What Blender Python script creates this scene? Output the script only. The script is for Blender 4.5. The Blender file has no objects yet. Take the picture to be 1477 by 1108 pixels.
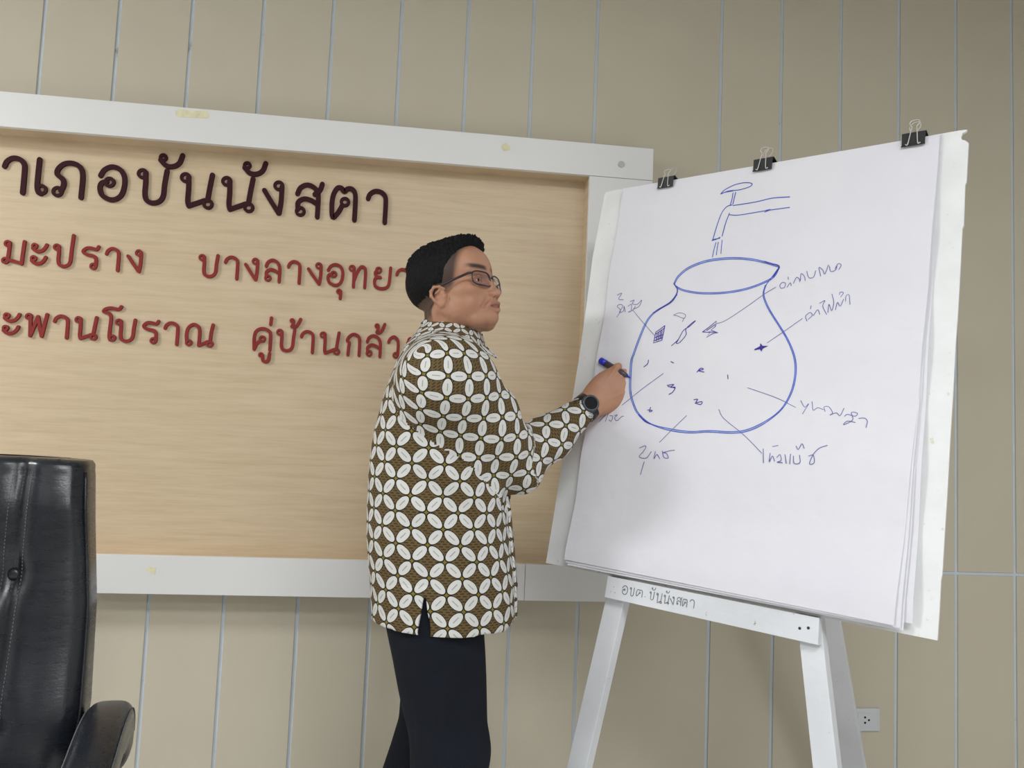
import bpy, bmesh, math, random
import numpy as np
from mathutils import Vector, Matrix, noise
random.seed(7)
rng = np.random.default_rng(7)
PI = math.pi
scn = bpy.context.scene
COL = scn.collection

# ------------------------------------------------------------------ camera
YAW, PITCH, ROLL, FPX = 0.12075, 0.07473, 0.04127, 1140.0
CAM = np.array([1.09829, -2.31153, 1.20])
CX, CY = 738.5, 554.0
def _basis():
    cy, sy, cp, sp = math.cos(YAW), math.sin(YAW), math.cos(PITCH), math.sin(PITCH)
    F = np.array([sy*cp, cy*cp, sp]); R0 = np.array([cy, -sy, 0.0]); U0 = np.cross(R0, F)
    cr, sr = math.cos(ROLL), math.sin(ROLL)
    return R0*cr+U0*sr, -R0*sr+U0*cr, F
RR, UU, FF = _basis()
cam = bpy.data.cameras.new('camera'); camo = bpy.data.objects.new('camera', cam); COL.objects.link(camo)
cam.sensor_width = 36.0; cam.lens = FPX/1477*36.0; cam.clip_start = .05
M = Matrix(((RR[0], UU[0], -FF[0], CAM[0]), (RR[1], UU[1], -FF[1], CAM[1]), (RR[2], UU[2], -FF[2], CAM[2]), (0, 0, 0, 1)))
camo.matrix_world = M
scn.camera = camo

# ------------------------------------------------------------------ light and exposure
scn.view_settings.view_transform = 'Standard'; scn.view_settings.look = 'None'
scn.view_settings.gamma = 1.0; scn.view_settings.use_curve_mapping = False
scn.view_settings.exposure = 0.07
w = bpy.data.worlds.new('world'); scn.world = w; w.use_nodes = True
w.node_tree.nodes['Background'].inputs[0].default_value = (.9, .95, 1, 1)
w.node_tree.nodes['Background'].inputs[1].default_value = .3
LAMPS = [(-2.0, -1.6, 1.72), (1.4, -2.8, .76), (3.2, -4.4, 1.15), (-.3, -4.4, .12), (-.3, -7.0, .25), (2.4, -7.0, .25)]
LAMP_W = 56.0
CEIL = 2.9
for (lx, ly, k) in LAMPS:
    l = bpy.data.lights.new('ceiling_lamp_light', 'AREA'); l.shape = 'RECTANGLE'; l.size = 1.2; l.size_y = .55
    l.energy = LAMP_W*k; l.color = (.96, .985, 1.0)
    o = bpy.data.objects.new('ceiling_lamp_light', l); o.location = (lx, ly, CEIL-.09); COL.objects.link(o)

# ------------------------------------------------------------------ helpers
def ray(px, py):
    return (px-CX)/FPX*RR - (py-CY)/FPX*UU + FF
def at(px, py, y):
    """the point of the vertical plane at world y that the sight line through a photo pixel meets"""
    d = ray(px, py); t = (y-CAM[1])/d[1]
    return CAM + t*d
def lin(r, g, b):
    f = lambda c: (c/255/12.92) if c/255 <= .04045 else ((c/255+.055)/1.055)**2.4
    return (f(r), f(g), f(b), 1)
def mesh(name, V, Fc, mat=None, parent=None, smooth=False):
    me = bpy.data.meshes.new(name); me.from_pydata([tuple(map(float, v)) for v in V], [], [tuple(map(int, f)) for f in Fc]); me.update()
    if mat: me.materials.append(mat)
    if smooth: me.polygons.foreach_set('use_smooth', [True]*len(me.polygons))
    o = bpy.data.objects.new(name, me); COL.objects.link(o)
    if parent is not None:
        o.parent = parent; o.matrix_parent_inverse = Matrix.Translation(parent.location).inverted()
    return o
def empty(name, loc, label=None, cat=None, group=None, kind=None):
    o = bpy.data.objects.new(name, None); COL.objects.link(o); o.location = Vector([float(c) for c in loc]); o.empty_display_size = .05
    return tag(o, label, cat, group, kind)
def tag(o, label=None, cat=None, group=None, kind=None):
    if label: o['label'] = label
    if cat: o['category'] = cat
    if group: o['group'] = group
    if kind: o['kind'] = kind
    return o
def bmobj(name, bm, mat, parent=None, smooth=False, bevel=0, seg=2):
    bmesh.ops.recalc_face_normals(bm, faces=bm.faces)
    if bevel: bmesh.ops.bevel(bm, geom=list(bm.edges), offset=bevel, segments=seg, affect='EDGES', profile=.6)
    me = bpy.data.meshes.new(name); bm.to_mesh(me); bm.free(); me.materials.append(mat)
    if smooth: me.polygons.foreach_set('use_smooth', [True]*len(me.polygons))
    o = bpy.data.objects.new(name, me); COL.objects.link(o)
    if parent is not None:
        o.parent = parent; o.matrix_parent_inverse = Matrix.Translation(parent.location).inverted()
    return o
def bmbox(bm, p0, p1):
    r = bmesh.ops.create_cube(bm, size=1)
    c = [(a+b)/2 for a, b in zip(p0, p1)]; s = [abs(b-a) for a, b in zip(p0, p1)]
    for v in r['verts']: v.co = Vector((c[0]+v.co.x*s[0], c[1]+v.co.y*s[1], c[2]+v.co.z*s[2]))
def box(name, p0, p1, mat, parent=None, bevel=0):
    bm = bmesh.new(); bmbox(bm, p0, p1); return bmobj(name, bm, mat, parent, bevel=bevel)
def beam(name, a, b, ux, uy, sx, sy, mat, parent=None, bevel=.0015, taper=1.0):
    """box from a to b with cross-section axes ux, uy"""
    a, b, ux, uy = map(np.array, (a, b, ux, uy)); V = []
    for p, k in ((a, 1), (b, taper)):
        for i, j in ((-1, -1), (1, -1), (1, 1), (-1, 1)): V.append(p+ux*i*sx/2*k+uy*j*sy/2*k)
    bm = bmesh.new(); vs = [bm.verts.new(Vector(v)) for v in V]
    for f in ((0, 1, 2, 3), (4, 5, 6, 7), (0, 1, 5, 4), (1, 2, 6, 5), (2, 3, 7, 6), (3, 0, 4, 7)): bm.faces.new([vs[i] for i in f])
    return bmobj(name, bm, mat, parent, bevel=bevel)
def tubemesh(P, r, n=8, closed=False):
    P = [np.array(p, float) for p in P]; V = []; Fc = []; m = len(P)
    rs = r if hasattr(r, '__len__') else [r]*m
    up = None
    for i, p in enumerate(P):
        t = (P[(i+1) % m]-P[i-1]) if closed else P[min(i+1, m-1)]-P[max(i-1, 0)]
        t = t/(np.linalg.norm(t)+1e-12)
        if up is None: up = np.cross(t, [0, 0, 1.0]); up = up if np.linalg.norm(up) > .1 else np.cross(t, [0, 1.0, 0])
        up = up-t*np.dot(up, t); up /= np.linalg.norm(up)+1e-12; s = np.cross(t, up)
        for k in range(n):
            a = 2*PI*k/n; V.append(p+rs[i]*(math.cos(a)*up+math.sin(a)*s))
    for i in range(m if closed else m-1):
        j = (i+1) % m
        for k in range(n): Fc.append((i*n+k, i*n+(k+1) % n, j*n+(k+1) % n, j*n+k))
    if not closed: Fc.append(tuple(range(n))[::-1]); Fc.append(tuple((m-1)*n+k for k in range(n)))
    return V, Fc
def tube(name, P, r, mat, parent=None, n=8, closed=False):
    V, Fc = tubemesh(P, r, n, closed); return mesh(name, V, Fc, mat, parent, True)
def catmull(P, n=6):
    P = [np.array(p, float) for p in P]
    if len(P) < 3: return [P[0]+(P[-1]-P[0])*t/4 for t in range(5)] if len(P) == 2 else P
    out = []; Q = [2*P[0]-P[1]]+P+[2*P[-1]-P[-2]]
    for i in range(1, len(Q)-2):
        for k in range(n):
            t = k/n
            out.append(.5*((2*Q[i])+(-Q[i-1]+Q[i+1])*t+(2*Q[i-1]-5*Q[i]+4*Q[i+1]-Q[i+2])*t*t+(-Q[i-1]+3*Q[i]-3*Q[i+1]+Q[i+2])*t**3))
    out.append(P[-1]); return out

# ------------------------------------------------------------------ materials
class NT:
    def __init__(s, name, rough=.6, spec=.5, metal=0):
        s.m = bpy.data.materials.new(name); s.m.use_nodes = True; s.t = s.m.node_tree; s.b = s.t.nodes['Principled BSDF']
        s.b.inputs['Roughness'].default_value = rough; s.b.inputs['Specular IOR Level'].default_value = spec; s.b.inputs['Metallic'].default_value = metal
    def n(s, k, **kw):
        x = s.t.nodes.new(k)
        for a, b in kw.items(): setattr(x, a, b)
        return x
    def put(s, sock, v):
        if hasattr(v, 'is_output') or isinstance(v, bpy.types.NodeSocket): s.t.links.new(v, sock)
        else: sock.default_value = v
    def math(s, op, a, b=0, c=0):
        x = s.n('ShaderNodeMath', operation=op); s.put(x.inputs[0], a); s.put(x.inputs[1], b)
        if op in ('MULTIPLY_ADD', 'COMPARE', 'SMOOTH_MIN'): s.put(x.inputs[2], c)
        return x.outputs[0]
    def mix(s, f, a, b, mode='MIX'):
        x = s.n('ShaderNodeMix', data_type='RGBA', blend_type=mode); s.put(x.inputs[0], f); s.put(x.inputs[6], a); s.put(x.inputs[7], b); return x.outputs[2]
    def coord(s, kind='Object', scale=(1, 1, 1)):
        c = s.n('ShaderNodeTexCoord'); m = s.n('ShaderNodeMapping'); s.t.links.new(c.outputs[kind], m.inputs[0]); m.inputs['Scale'].default_value = scale; return m.outputs[0]
    def noise(s, vec, sc, det=3, rough=.5):
        x = s.n('ShaderNodeTexNoise'); s.t.links.new(vec, x.inputs['Vector']); x.inputs['Scale'].default_value = sc; x.inputs['Detail'].default_value = det; x.inputs['Roughness'].default_value = rough; return x.outputs[0]
    def ramp(s, f, stops):
        x = s.n('ShaderNodeValToRGB'); s.put(x.inputs[0], f)
        while len(x.color_ramp.elements) < len(stops): x.color_ramp.elements.new(.5)
        for e, (p, c) in zip(x.color_ramp.elements, stops): e.position = p; e.color = c
        return x.outputs[0]
    def bump(s, h, strength=.3, dist=.002):
        x = s.n('ShaderNodeBump'); x.inputs['Strength'].default_value = strength; x.inputs['Distance'].default_value = dist; s.put(x.inputs['Height'], h); s.t.links.new(x.outputs[0], s.b.inputs['Normal'])
    def color(s, v): s.put(s.b.inputs['Base Color'], v)
def plain(name, col, rough=.6, spec=.5, metal=0, var=0.06, sc=12, bump=0):
    t = NT(name, rough, spec, metal); c = t.coord(); nz = t.noise(c, sc, 4)
    lo = tuple(x*(1-var) for x in col[:3])+(1,); hi = tuple(min(1, x*(1+var)) for x in col[:3])+(1,)
    t.color(t.ramp(nz, [(.3, lo), (.7, hi)]))
    if bump: t.bump(t.noise(c, sc*12, 3), bump)
    return t.m

t = NT('wall_panel_paint', .72, .3); c = t.coord('Object'); n1 = t.noise(c, 2.2, 3); n2 = t.noise(c, 220, 2)
t.color(t.ramp(n1, [(.3, lin(195, 186, 168)), (.7, lin(201, 193, 174))])); t.bump(n2, .12, .001); M_WALL = t.m
t = NT('joint_strip_plastic', .5, .4); c = t.coord('Object'); n1 = t.noise(c, 9, 4, .7)
t.color(t.ramp(n1, [(.27, lin(120, 124, 128)), (.36, lin(196, 206, 216)), (.7, lin(204, 214, 224))])); M_JOINT = t.m
M_WHITE = plain('white_laminate', lin(226, 225, 224), .42, .4, var=.015, sc=4)
t = NT('maple_laminate', .45, .35); c = t.coord('Object', (1.3, 1.3, 22)); n1 = t.noise(c, 3.0, 6, .62); c2 = t.coord('Object', (6, 6, 160)); n2 = t.noise(c2, 2.5, 4, .6)
a = t.ramp(n1, [(.25, lin(196, 174, 143)), (.5, lin(208, 187, 157)), (.75, lin(214, 195, 166))]); b = t.ramp(n2, [(.3, (.90, .88, .86, 1)), (.55, (1, 1, 1, 1))])
t.color(t.mix(.55, a, b, 'MULTIPLY')); M_WOOD = t.m
M_LBROWN = plain('dark_maroon_acrylic', lin(58, 28, 34), .7, .12, var=.05)
M_LRED = plain('brick_red_acrylic', lin(138, 54, 52), .7, .12, var=.05)
M_TAPE = plain('old_tape_residue', lin(224, 218, 184), .6, .3, var=.1, sc=60)
M_STEEL = plain('brushed_steel', lin(150, 150, 150), .35, .5, .8)
M_FLOOR = plain('polished_floor_tile', lin(212, 211, 208), .25, .5, var=.08, sc=5)
M_CEIL = plain('ceiling_paint', lin(188, 188, 186), .9, .2, var=.02)
M_SIDE = plain('side_wall_paint', lin(200, 198, 192), .8, .3, var=.03)
t = NT('lamp_diffuser', .5); t.color((.9, .9, .9, 1)); t.b.inputs['Emission Color'].default_value = (1, .99, .97, 1); t.b.inputs['Emission Strength'].default_value = .6; M_LAMP = t.m
t = NT('white_board_paint', .5, .35); c = t.coord('Object'); n1 = t.noise(c, 14, 5); n2 = t.noise(c, 70, 3)
t.color(t.mix(t.ramp(n2, [(.66, (0, 0, 0, 1)), (.74, (1, 1, 1, 1))]), t.ramp(n1, [(.3, lin(227, 228, 228)), (.7, lin(236, 237, 238))]), lin(218, 214, 200))); t.bump(n1, .1); M_BOARD = t.m
t = NT('flipchart_paper', .75, .2); c = t.coord('Object'); n1 = t.noise(c, 3.5, 4, .55); n2 = t.noise(c, 14, 3, .6)
t.color(t.ramp(n1, [(.3, lin(221, 220, 228)), (.7, lin(227, 226, 232))])); t.bump(t.math('ADD', n1, t.math('MULTIPLY', n2, .25)), .55, .012); M_PAPER = t.m
t = NT('chipped_white_paint', .5, .4); c = t.coord('Object'); n1 = t.noise(c, 6, 4); n2 = t.noise(c, 55, 4, .7)
t.color(t.mix(t.ramp(n2, [(.69, (0, 0, 0, 1)), (.73, (1, 1, 1, 1))]), t.ramp(n1, [(.3, lin(208, 210, 214)), (.7, lin(224, 226, 231))]), lin(150, 148, 146))); t.bump(t.noise(c, 90, 4), .25); M_EASEL = t.m
def ink(name, c): return plain(name, c, .6, .3, var=.2, sc=60)
M_INK = ink('blue_marker_ink', lin(60, 84, 186)); M_INKL = ink('faint_blue_ink', lin(158, 176, 222)); M_INKD = ink('dark_blue_ink', lin(62, 50, 150)); M_INKT = ink('thin_violet_ink', lin(104, 104, 168)); M_PENCIL = ink('pencil_graphite', lin(122, 122, 128))
M_BLACK = plain('black_coated_metal', lin(34, 35, 38), .45, .5)
M_WIRE = plain('nickel_wire', lin(205, 203, 196), .3, .6, .15)
M_BPLAST = plain('blue_plastic', lin(32, 46, 190), .3, .5); M_GREY = plain('marker_barrel', lin(70, 60, 75), .4, .5)
M_PLATE = plain('socket_plastic', lin(205, 208, 212), .4, .5, var=.02); M_HOLE = plain('socket_hole_black', lin(12, 12, 14), .8)
M_DKPLAST = plain('dark_plastic', lin(30, 30, 32), .4, .5)
t = NT('black_leather', .34, .55); c = t.coord('Object'); v = t.n('ShaderNodeTexVoronoi'); t.t.links.new(c, v.inputs['Vector']); v.inputs['Scale'].default_value = 260
n1 = t.noise(c, 5, 4); n3 = t.noise(t.coord('Object', (1, 1, 6)), 9, 5, .65)
t.color(t.ramp(n1, [(.3, lin(25, 28, 34)), (.7, lin(33, 37, 44))])); t.bump(t.math('ADD', t.math('MULTIPLY', v.outputs[0], .25), t.math('MULTIPLY', n3, 1.2)),   .12, .003)
t.put(t.b.inputs['Roughness'], t.math('MULTIPLY_ADD', n3, .22, .17)); M_LEATHER = t.m
M_THREAD = plain('grey_thread', lin(105, 106, 110), .8)
t = NT('trouser_cloth', .9, .2); c = t.coord('Object'); t.color(t.ramp(t.noise(c, 6, 3), [(.3, lin(17, 20, 28)), (.7, lin(24, 28, 37))])); t.bump(t.noise(c, 500, 2), .15); M_TROUS = t.m
M_SHOE = plain('black_shoe_leather', lin(18, 17, 17), .35)
# skin: lips tinted by a stored attribute
t = NT('skin', .5, .4); c = t.coord('Object'); n1 = t.noise(c, 14, 4); base = t.ramp(n1, [(.3, lin(168, 122, 97)), (.7, lin(182, 136, 109))])
at1 = t.n('ShaderNodeAttribute', attribute_name='lip'); base = t.mix(at1.outputs['Fac'], base, lin(148, 98, 88))
at2 = t.n('ShaderNodeAttribute', attribute_name='stubble'); base = t.mix(at2.outputs['Fac'], base, lin(42, 34, 32))
t.color(base); t.bump(t.noise(c, 240, 2), .12, .001); t.b.inputs['Subsurface Weight'].default_value = .12; t.b.inputs['Subsurface Radius'].default_value = (.008, .003, .002); t.b.inputs['Subsurface Scale'].default_value = 1.0
M_SKIN = t.m
t = NT('black_hair', .75, .15); c = t.coord('Object', (1, 1, 1)); n1 = t.noise(c, 160, 3); t.color(t.ramp(n1, [(.3, lin(9, 9, 11)), (.7, lin(24, 24, 26))])); t.bump(n1, .6, .003); M_HAIR = t.m
M_EYE = plain('eye_white', lin(214, 205, 200), .3, var=.02); M_IRIS = plain('dark_brown_iris', lin(30, 20, 16), .2)
M_FRAME = plain('dark_glasses_frame', lin(38, 30, 40), .35)
t = NT('lens_glass', .02, .5); t.b.inputs['Transmission Weight'].default_value = 1.0; t.b.inputs['IOR'].default_value = 1.1; t.color((.90, .88, .92, 1)); M_LENS = t.m
M_WATCH = plain('black_watch_resin', lin(20, 21, 24), .4); M_DIAL = plain('watch_glass_black', lin(6, 8, 14), .08, .6); M_BEZEL = plain('watch_bezel_grey', lin(70, 74, 80), .3, .5, .6)
# batik cloth: kawung ovals on olive brown, laid out on the cloth's own UVs (metres)
t = NT('batik_cloth', .8, .25)
uv = t.n('ShaderNodeUVMap'); uv.uv_map = 'cloth'; sx = t.n('ShaderNodeSeparateXYZ'); t.t.links.new(uv.outputs[0], sx.inputs[0]); U_, V_ = sx.outputs[0], sx.outputs[1]
L_ = .0465
p = t.math('MULTIPLY', t.math('ADD', U_, V_), .7071/L_); q = t.math('MULTIPLY', t.math('SUBTRACT', U_, V_), .7071/L_)
frc = lambda x, o: t.math('SUBTRACT', t.math('FRACT', t.math('ADD', x, 100+o)), .5)
def oval(a, b):
    e = t.math('ADD', t.math('POWER', t.math('ABSOLUTE', t.math('DIVIDE', a, .385)), 2.0), t.math('POWER', t.math('ABSOLUTE', t.math('DIVIDE', b, .212)), 2.0)); return e
p0, p5, q0, q5 = frc(p, 0), frc(p, .5), frc(q, 0), frc(q, .5)
e1, e2 = oval(p0, q5), oval(q0, p5)
e = t.math('MINIMUM', e1, e2)
sel = t.math('LESS_THAN', e1, e2)
along = t.mix(sel, q0, p0); across = t.mix(sel, p5, q5)
sty = t.math('LESS_THAN', t.math('ABSOLUTE', across), .022); stl = t.math('LESS_THAN', t.math('ABSOLUTE', along), .17)
mark = t.math('MULTIPLY', t.math('MULTIPLY', sty, stl), .5)
wv = t.noise(t.coord('UV', (1, 1, 1)), 1, 1)
dash = t.math('MULTIPLY', t.math('GREATER_THAN', t.math('SINE', t.math('MULTIPLY', V_, 2*PI/.0052)), .15), t.math('GREATER_THAN', t.math('SINE', t.math('ADD', t.math('MULTIPLY', U_, 2*PI/.013), t.math('MULTIPLY', t.math('FLOOR', t.math('DIVIDE', V_, .0052)), 2.4))), -.35))
ground = t.mix(t.math('MULTIPLY', dash, .8), lin(100, 82, 50), lin(38, 31, 25))
node = t.math('MULTIPLY', t.math('LESS_THAN', t.math('ABSOLUTE', p5), .15), t.math('LESS_THAN', t.math('ABSOLUTE', q5), .15))
ground = t.mix(node, ground, lin(128, 112, 38))
ring = t.math('LESS_THAN', e, 1.32); ground = t.mix(ring, ground, lin(40, 34, 24))
white = t.mix(mark, lin(208, 207, 204), lin(70, 66, 64))
t.color(t.mix(t.math('LESS_THAN', e, 1.0), ground, white)); M_BATIK = t.m

# ------------------------------------------------------------------ room
X0, X1, YB = -3.0, 4.6, -9.2
floor = box('floor', (X0, YB, -.1), (X1, .12, 0), M_FLOOR); tag(floor, kind='structure')
ceil = box('ceiling', (X0, YB, CEIL), (X1, .12, CEIL+.1), M_CEIL); tag(ceil, kind='structure')
for nm, p0, p1 in (('wall_left', (X0-.1, YB, 0), (X0, .12, CEIL)), ('wall_right', (X1, YB, 0), (X1+.1, .12, CEIL)), ('wall_front', (X0, YB-.1, 0), (X1, YB, CEIL))):
    tag(box(nm, p0, p1, M_SIDE), kind='structure')
wb = box('wall_back', (X0, .004, 0), (X1, .12, CEIL), M_JOINT); tag(wb, kind='structure')
SEAM = 1.2-.3479; G = .0048
xs = [X0]+[k*.2 for k in range(-14, 23) if k != 9]+[X1]
cache = {}
for i in range(len(xs)-1):
    for (za, zb) in ((0.0, SEAM), (SEAM, CEIL)):
        a, b = xs[i]+G, xs[i+1]-G; key = (round(b-a, 4), za)
        if key not in cache:
            bm = bmesh.new(); bmbox(bm, (0, 0, 0), (b-a, .0045, zb-za-2*G)); o = bmobj('wall_panel', bm, M_WALL, bevel=.0012, seg=1); cache[key] = o.data
        else: o = bpy.data.objects.new('wall_panel', cache[key]); COL.objects.link(o)
        o.parent = wb; o.location = (a, 0, za+G)
for (lx, ly, k) in LAMPS:
    e_ = empty('ceiling_light', (lx, ly, CEIL), 'square white framed fluorescent panel light set under the ceiling', 'ceiling light', 'fluorescent panels on the ceiling')
    for nm, p0, p1, mt in (('housing', (-.64, -.32, -.07), (.64, .32, 0), M_CEIL), ('diffuser', (-.6, -.28, -.078), (.6, .28, -.0705), M_LAMP)):
        o = box(nm, [a+b for a, b in zip(p0, (lx, ly, CEIL))], [a+b for a, b in zip(p1, (lx, ly, CEIL))], mt, e_, bevel=.003)

# ------------------------------------------------------------------ sign on the wall
D = .08; H0 = 1.2
zt1, zt0, zb1, zb0 = H0+.89184, H0+.79505, H0-.33751, H0-.43808
xr_in = at(850.7, 254.6, -D)[0]; xr_out = at(942.8, 217.3, -D)[0]; xl_out, xl_in = -1.75, -1.65
sign = empty('wall_sign', ((xl_out+xr_out)/2, 0, zb0), 'wide maple wall sign framed in white laminate with raised Thai lettering', 'sign')
T = .016
xj = at(757, 840, -D)[0]
box('frame_rail', (xl_out, -D, zt0), (xr_out, -D+T, zt1), M_WHITE, sign, bevel=.001)
box('frame_rail', (xl_out, -D, zb0), (xj-.0006, -D+T, zb1), M_WHITE, sign, bevel=.0006)
box('frame_rail', (xj+.0006, -D, zb0), (xr_out, -D+T, zb1), M_WHITE, sign, bevel=.0006)
for a, b in ((xr_in, xr_out), (xl_out, xl_in)): box('frame_stile', (a, -D+.001, zb1+.001), (b, -D+T, zt0-.001), M_WHITE, sign, bevel=.0008)
# outer returns to the wall
for p0, p1 in (((xl_out, -D+T, zt1-T), (xr_out, 0, zt1)), ((xl_out, -D+T, zb0), (xr_out, 0, zb0+T)), ((xr_out-T, -D+T, zb0+T), (xr_out, 0, zt1-T)), ((xl_out, -D+T, zb0+T), (xl_out+T, 0, zt1-T))):
    box('frame_return', p0, p1, M_WHITE, sign, bevel=.0006)
BP = -.012
box('back_panel', (xl_in-.02, BP, zb1-.02), (xr_in+.02, -.001, zt0+.02), M_WOOD, sign)
for p0, p1 in (((xl_in, -D+T*.1, zt0), (xr_in, BP, zt0+.012)), ((xl_in, -D+T*.1, zb1-.012), (xr_in, BP, zb1)), ((xr_in, -D+T*.1, zb1), (xr_in+.012, BP, zt0)), ((xl_in-.012, -D+T*.1, zb1), (xl_in, BP, zt0))):
    # liner starts just behind the white face
    box('liner_board', (p0[0], -D+T, p0[2]), p1, M_WOOD, sign)
def disc(name, c, nrm, r, th, mat, parent=None, seg=24, bev=0):
    nrm = np.array(nrm, float); nrm /= np.linalg.norm(nrm); a = np.cross(nrm, [0, 0, 1.0]); a = a/np.linalg.norm(a) if np.linalg.norm(a) > 1e-3 else np.array([1.0, 0, 0]); b = np.cross(nrm, a)
    bm = bmesh.new(); lo = []; hi = []
    for i in range(seg):
        q_ = r*(math.cos(2*PI*i/seg)*a+math.sin(2*PI*i/seg)*b)
        lo.append(bm.verts.new(Vector(np.array(c)+q_))); hi.append(bm.verts.new(Vector(np.array(c)+q_*(1-bev)+nrm*th)))
    for i in range(seg): bm.faces.new((lo[i], lo[(i+1) % seg], hi[(i+1) % seg], hi[i]))
    bm.faces.new(hi); bm.faces.new(lo[::-1]); return bmobj(name, bm, mat, parent)
o = disc('screw_cap', at(896, 237, -D), (0, -1, 0), .0095, .002, M_STEEL, sign); o['label'] = 'round grey steel screw cap'
def patch(name, pts, y, th, mat, parent):
    n = len(pts); P = [at(a, b, y) for a, b in pts]; V = [p for p in P]+[p+np.array([0, -th, 0]) for p in P]
    return mesh(name, V, [tuple(range(n)), tuple(range(2*n-1, n-1, -1))]+[(i, (i+1) % n, n+(i+1) % n, n+i) for i in range(n)], mat, parent)
o = patch('tape_residue', [(254, 159), (262, 158), (285, 160), (299, 161), (302, 166), (299, 171), (280, 170), (258, 169), (253, 166)], -D, .0008, M_TAPE, sign); o['label'] = 'yellowed strip of old tape'
patch('tape_residue', [(724, 209), (730, 206), (736, 212), (735, 217), (727, 218), (723, 214)], -D, .0006, M_TAPE, sign)
patch('tape_residue', [(209, 820), (216, 818), (225, 819), (224, 828), (219, 829), (214, 824)], -D, .0006, M_TAPE, sign)

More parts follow.
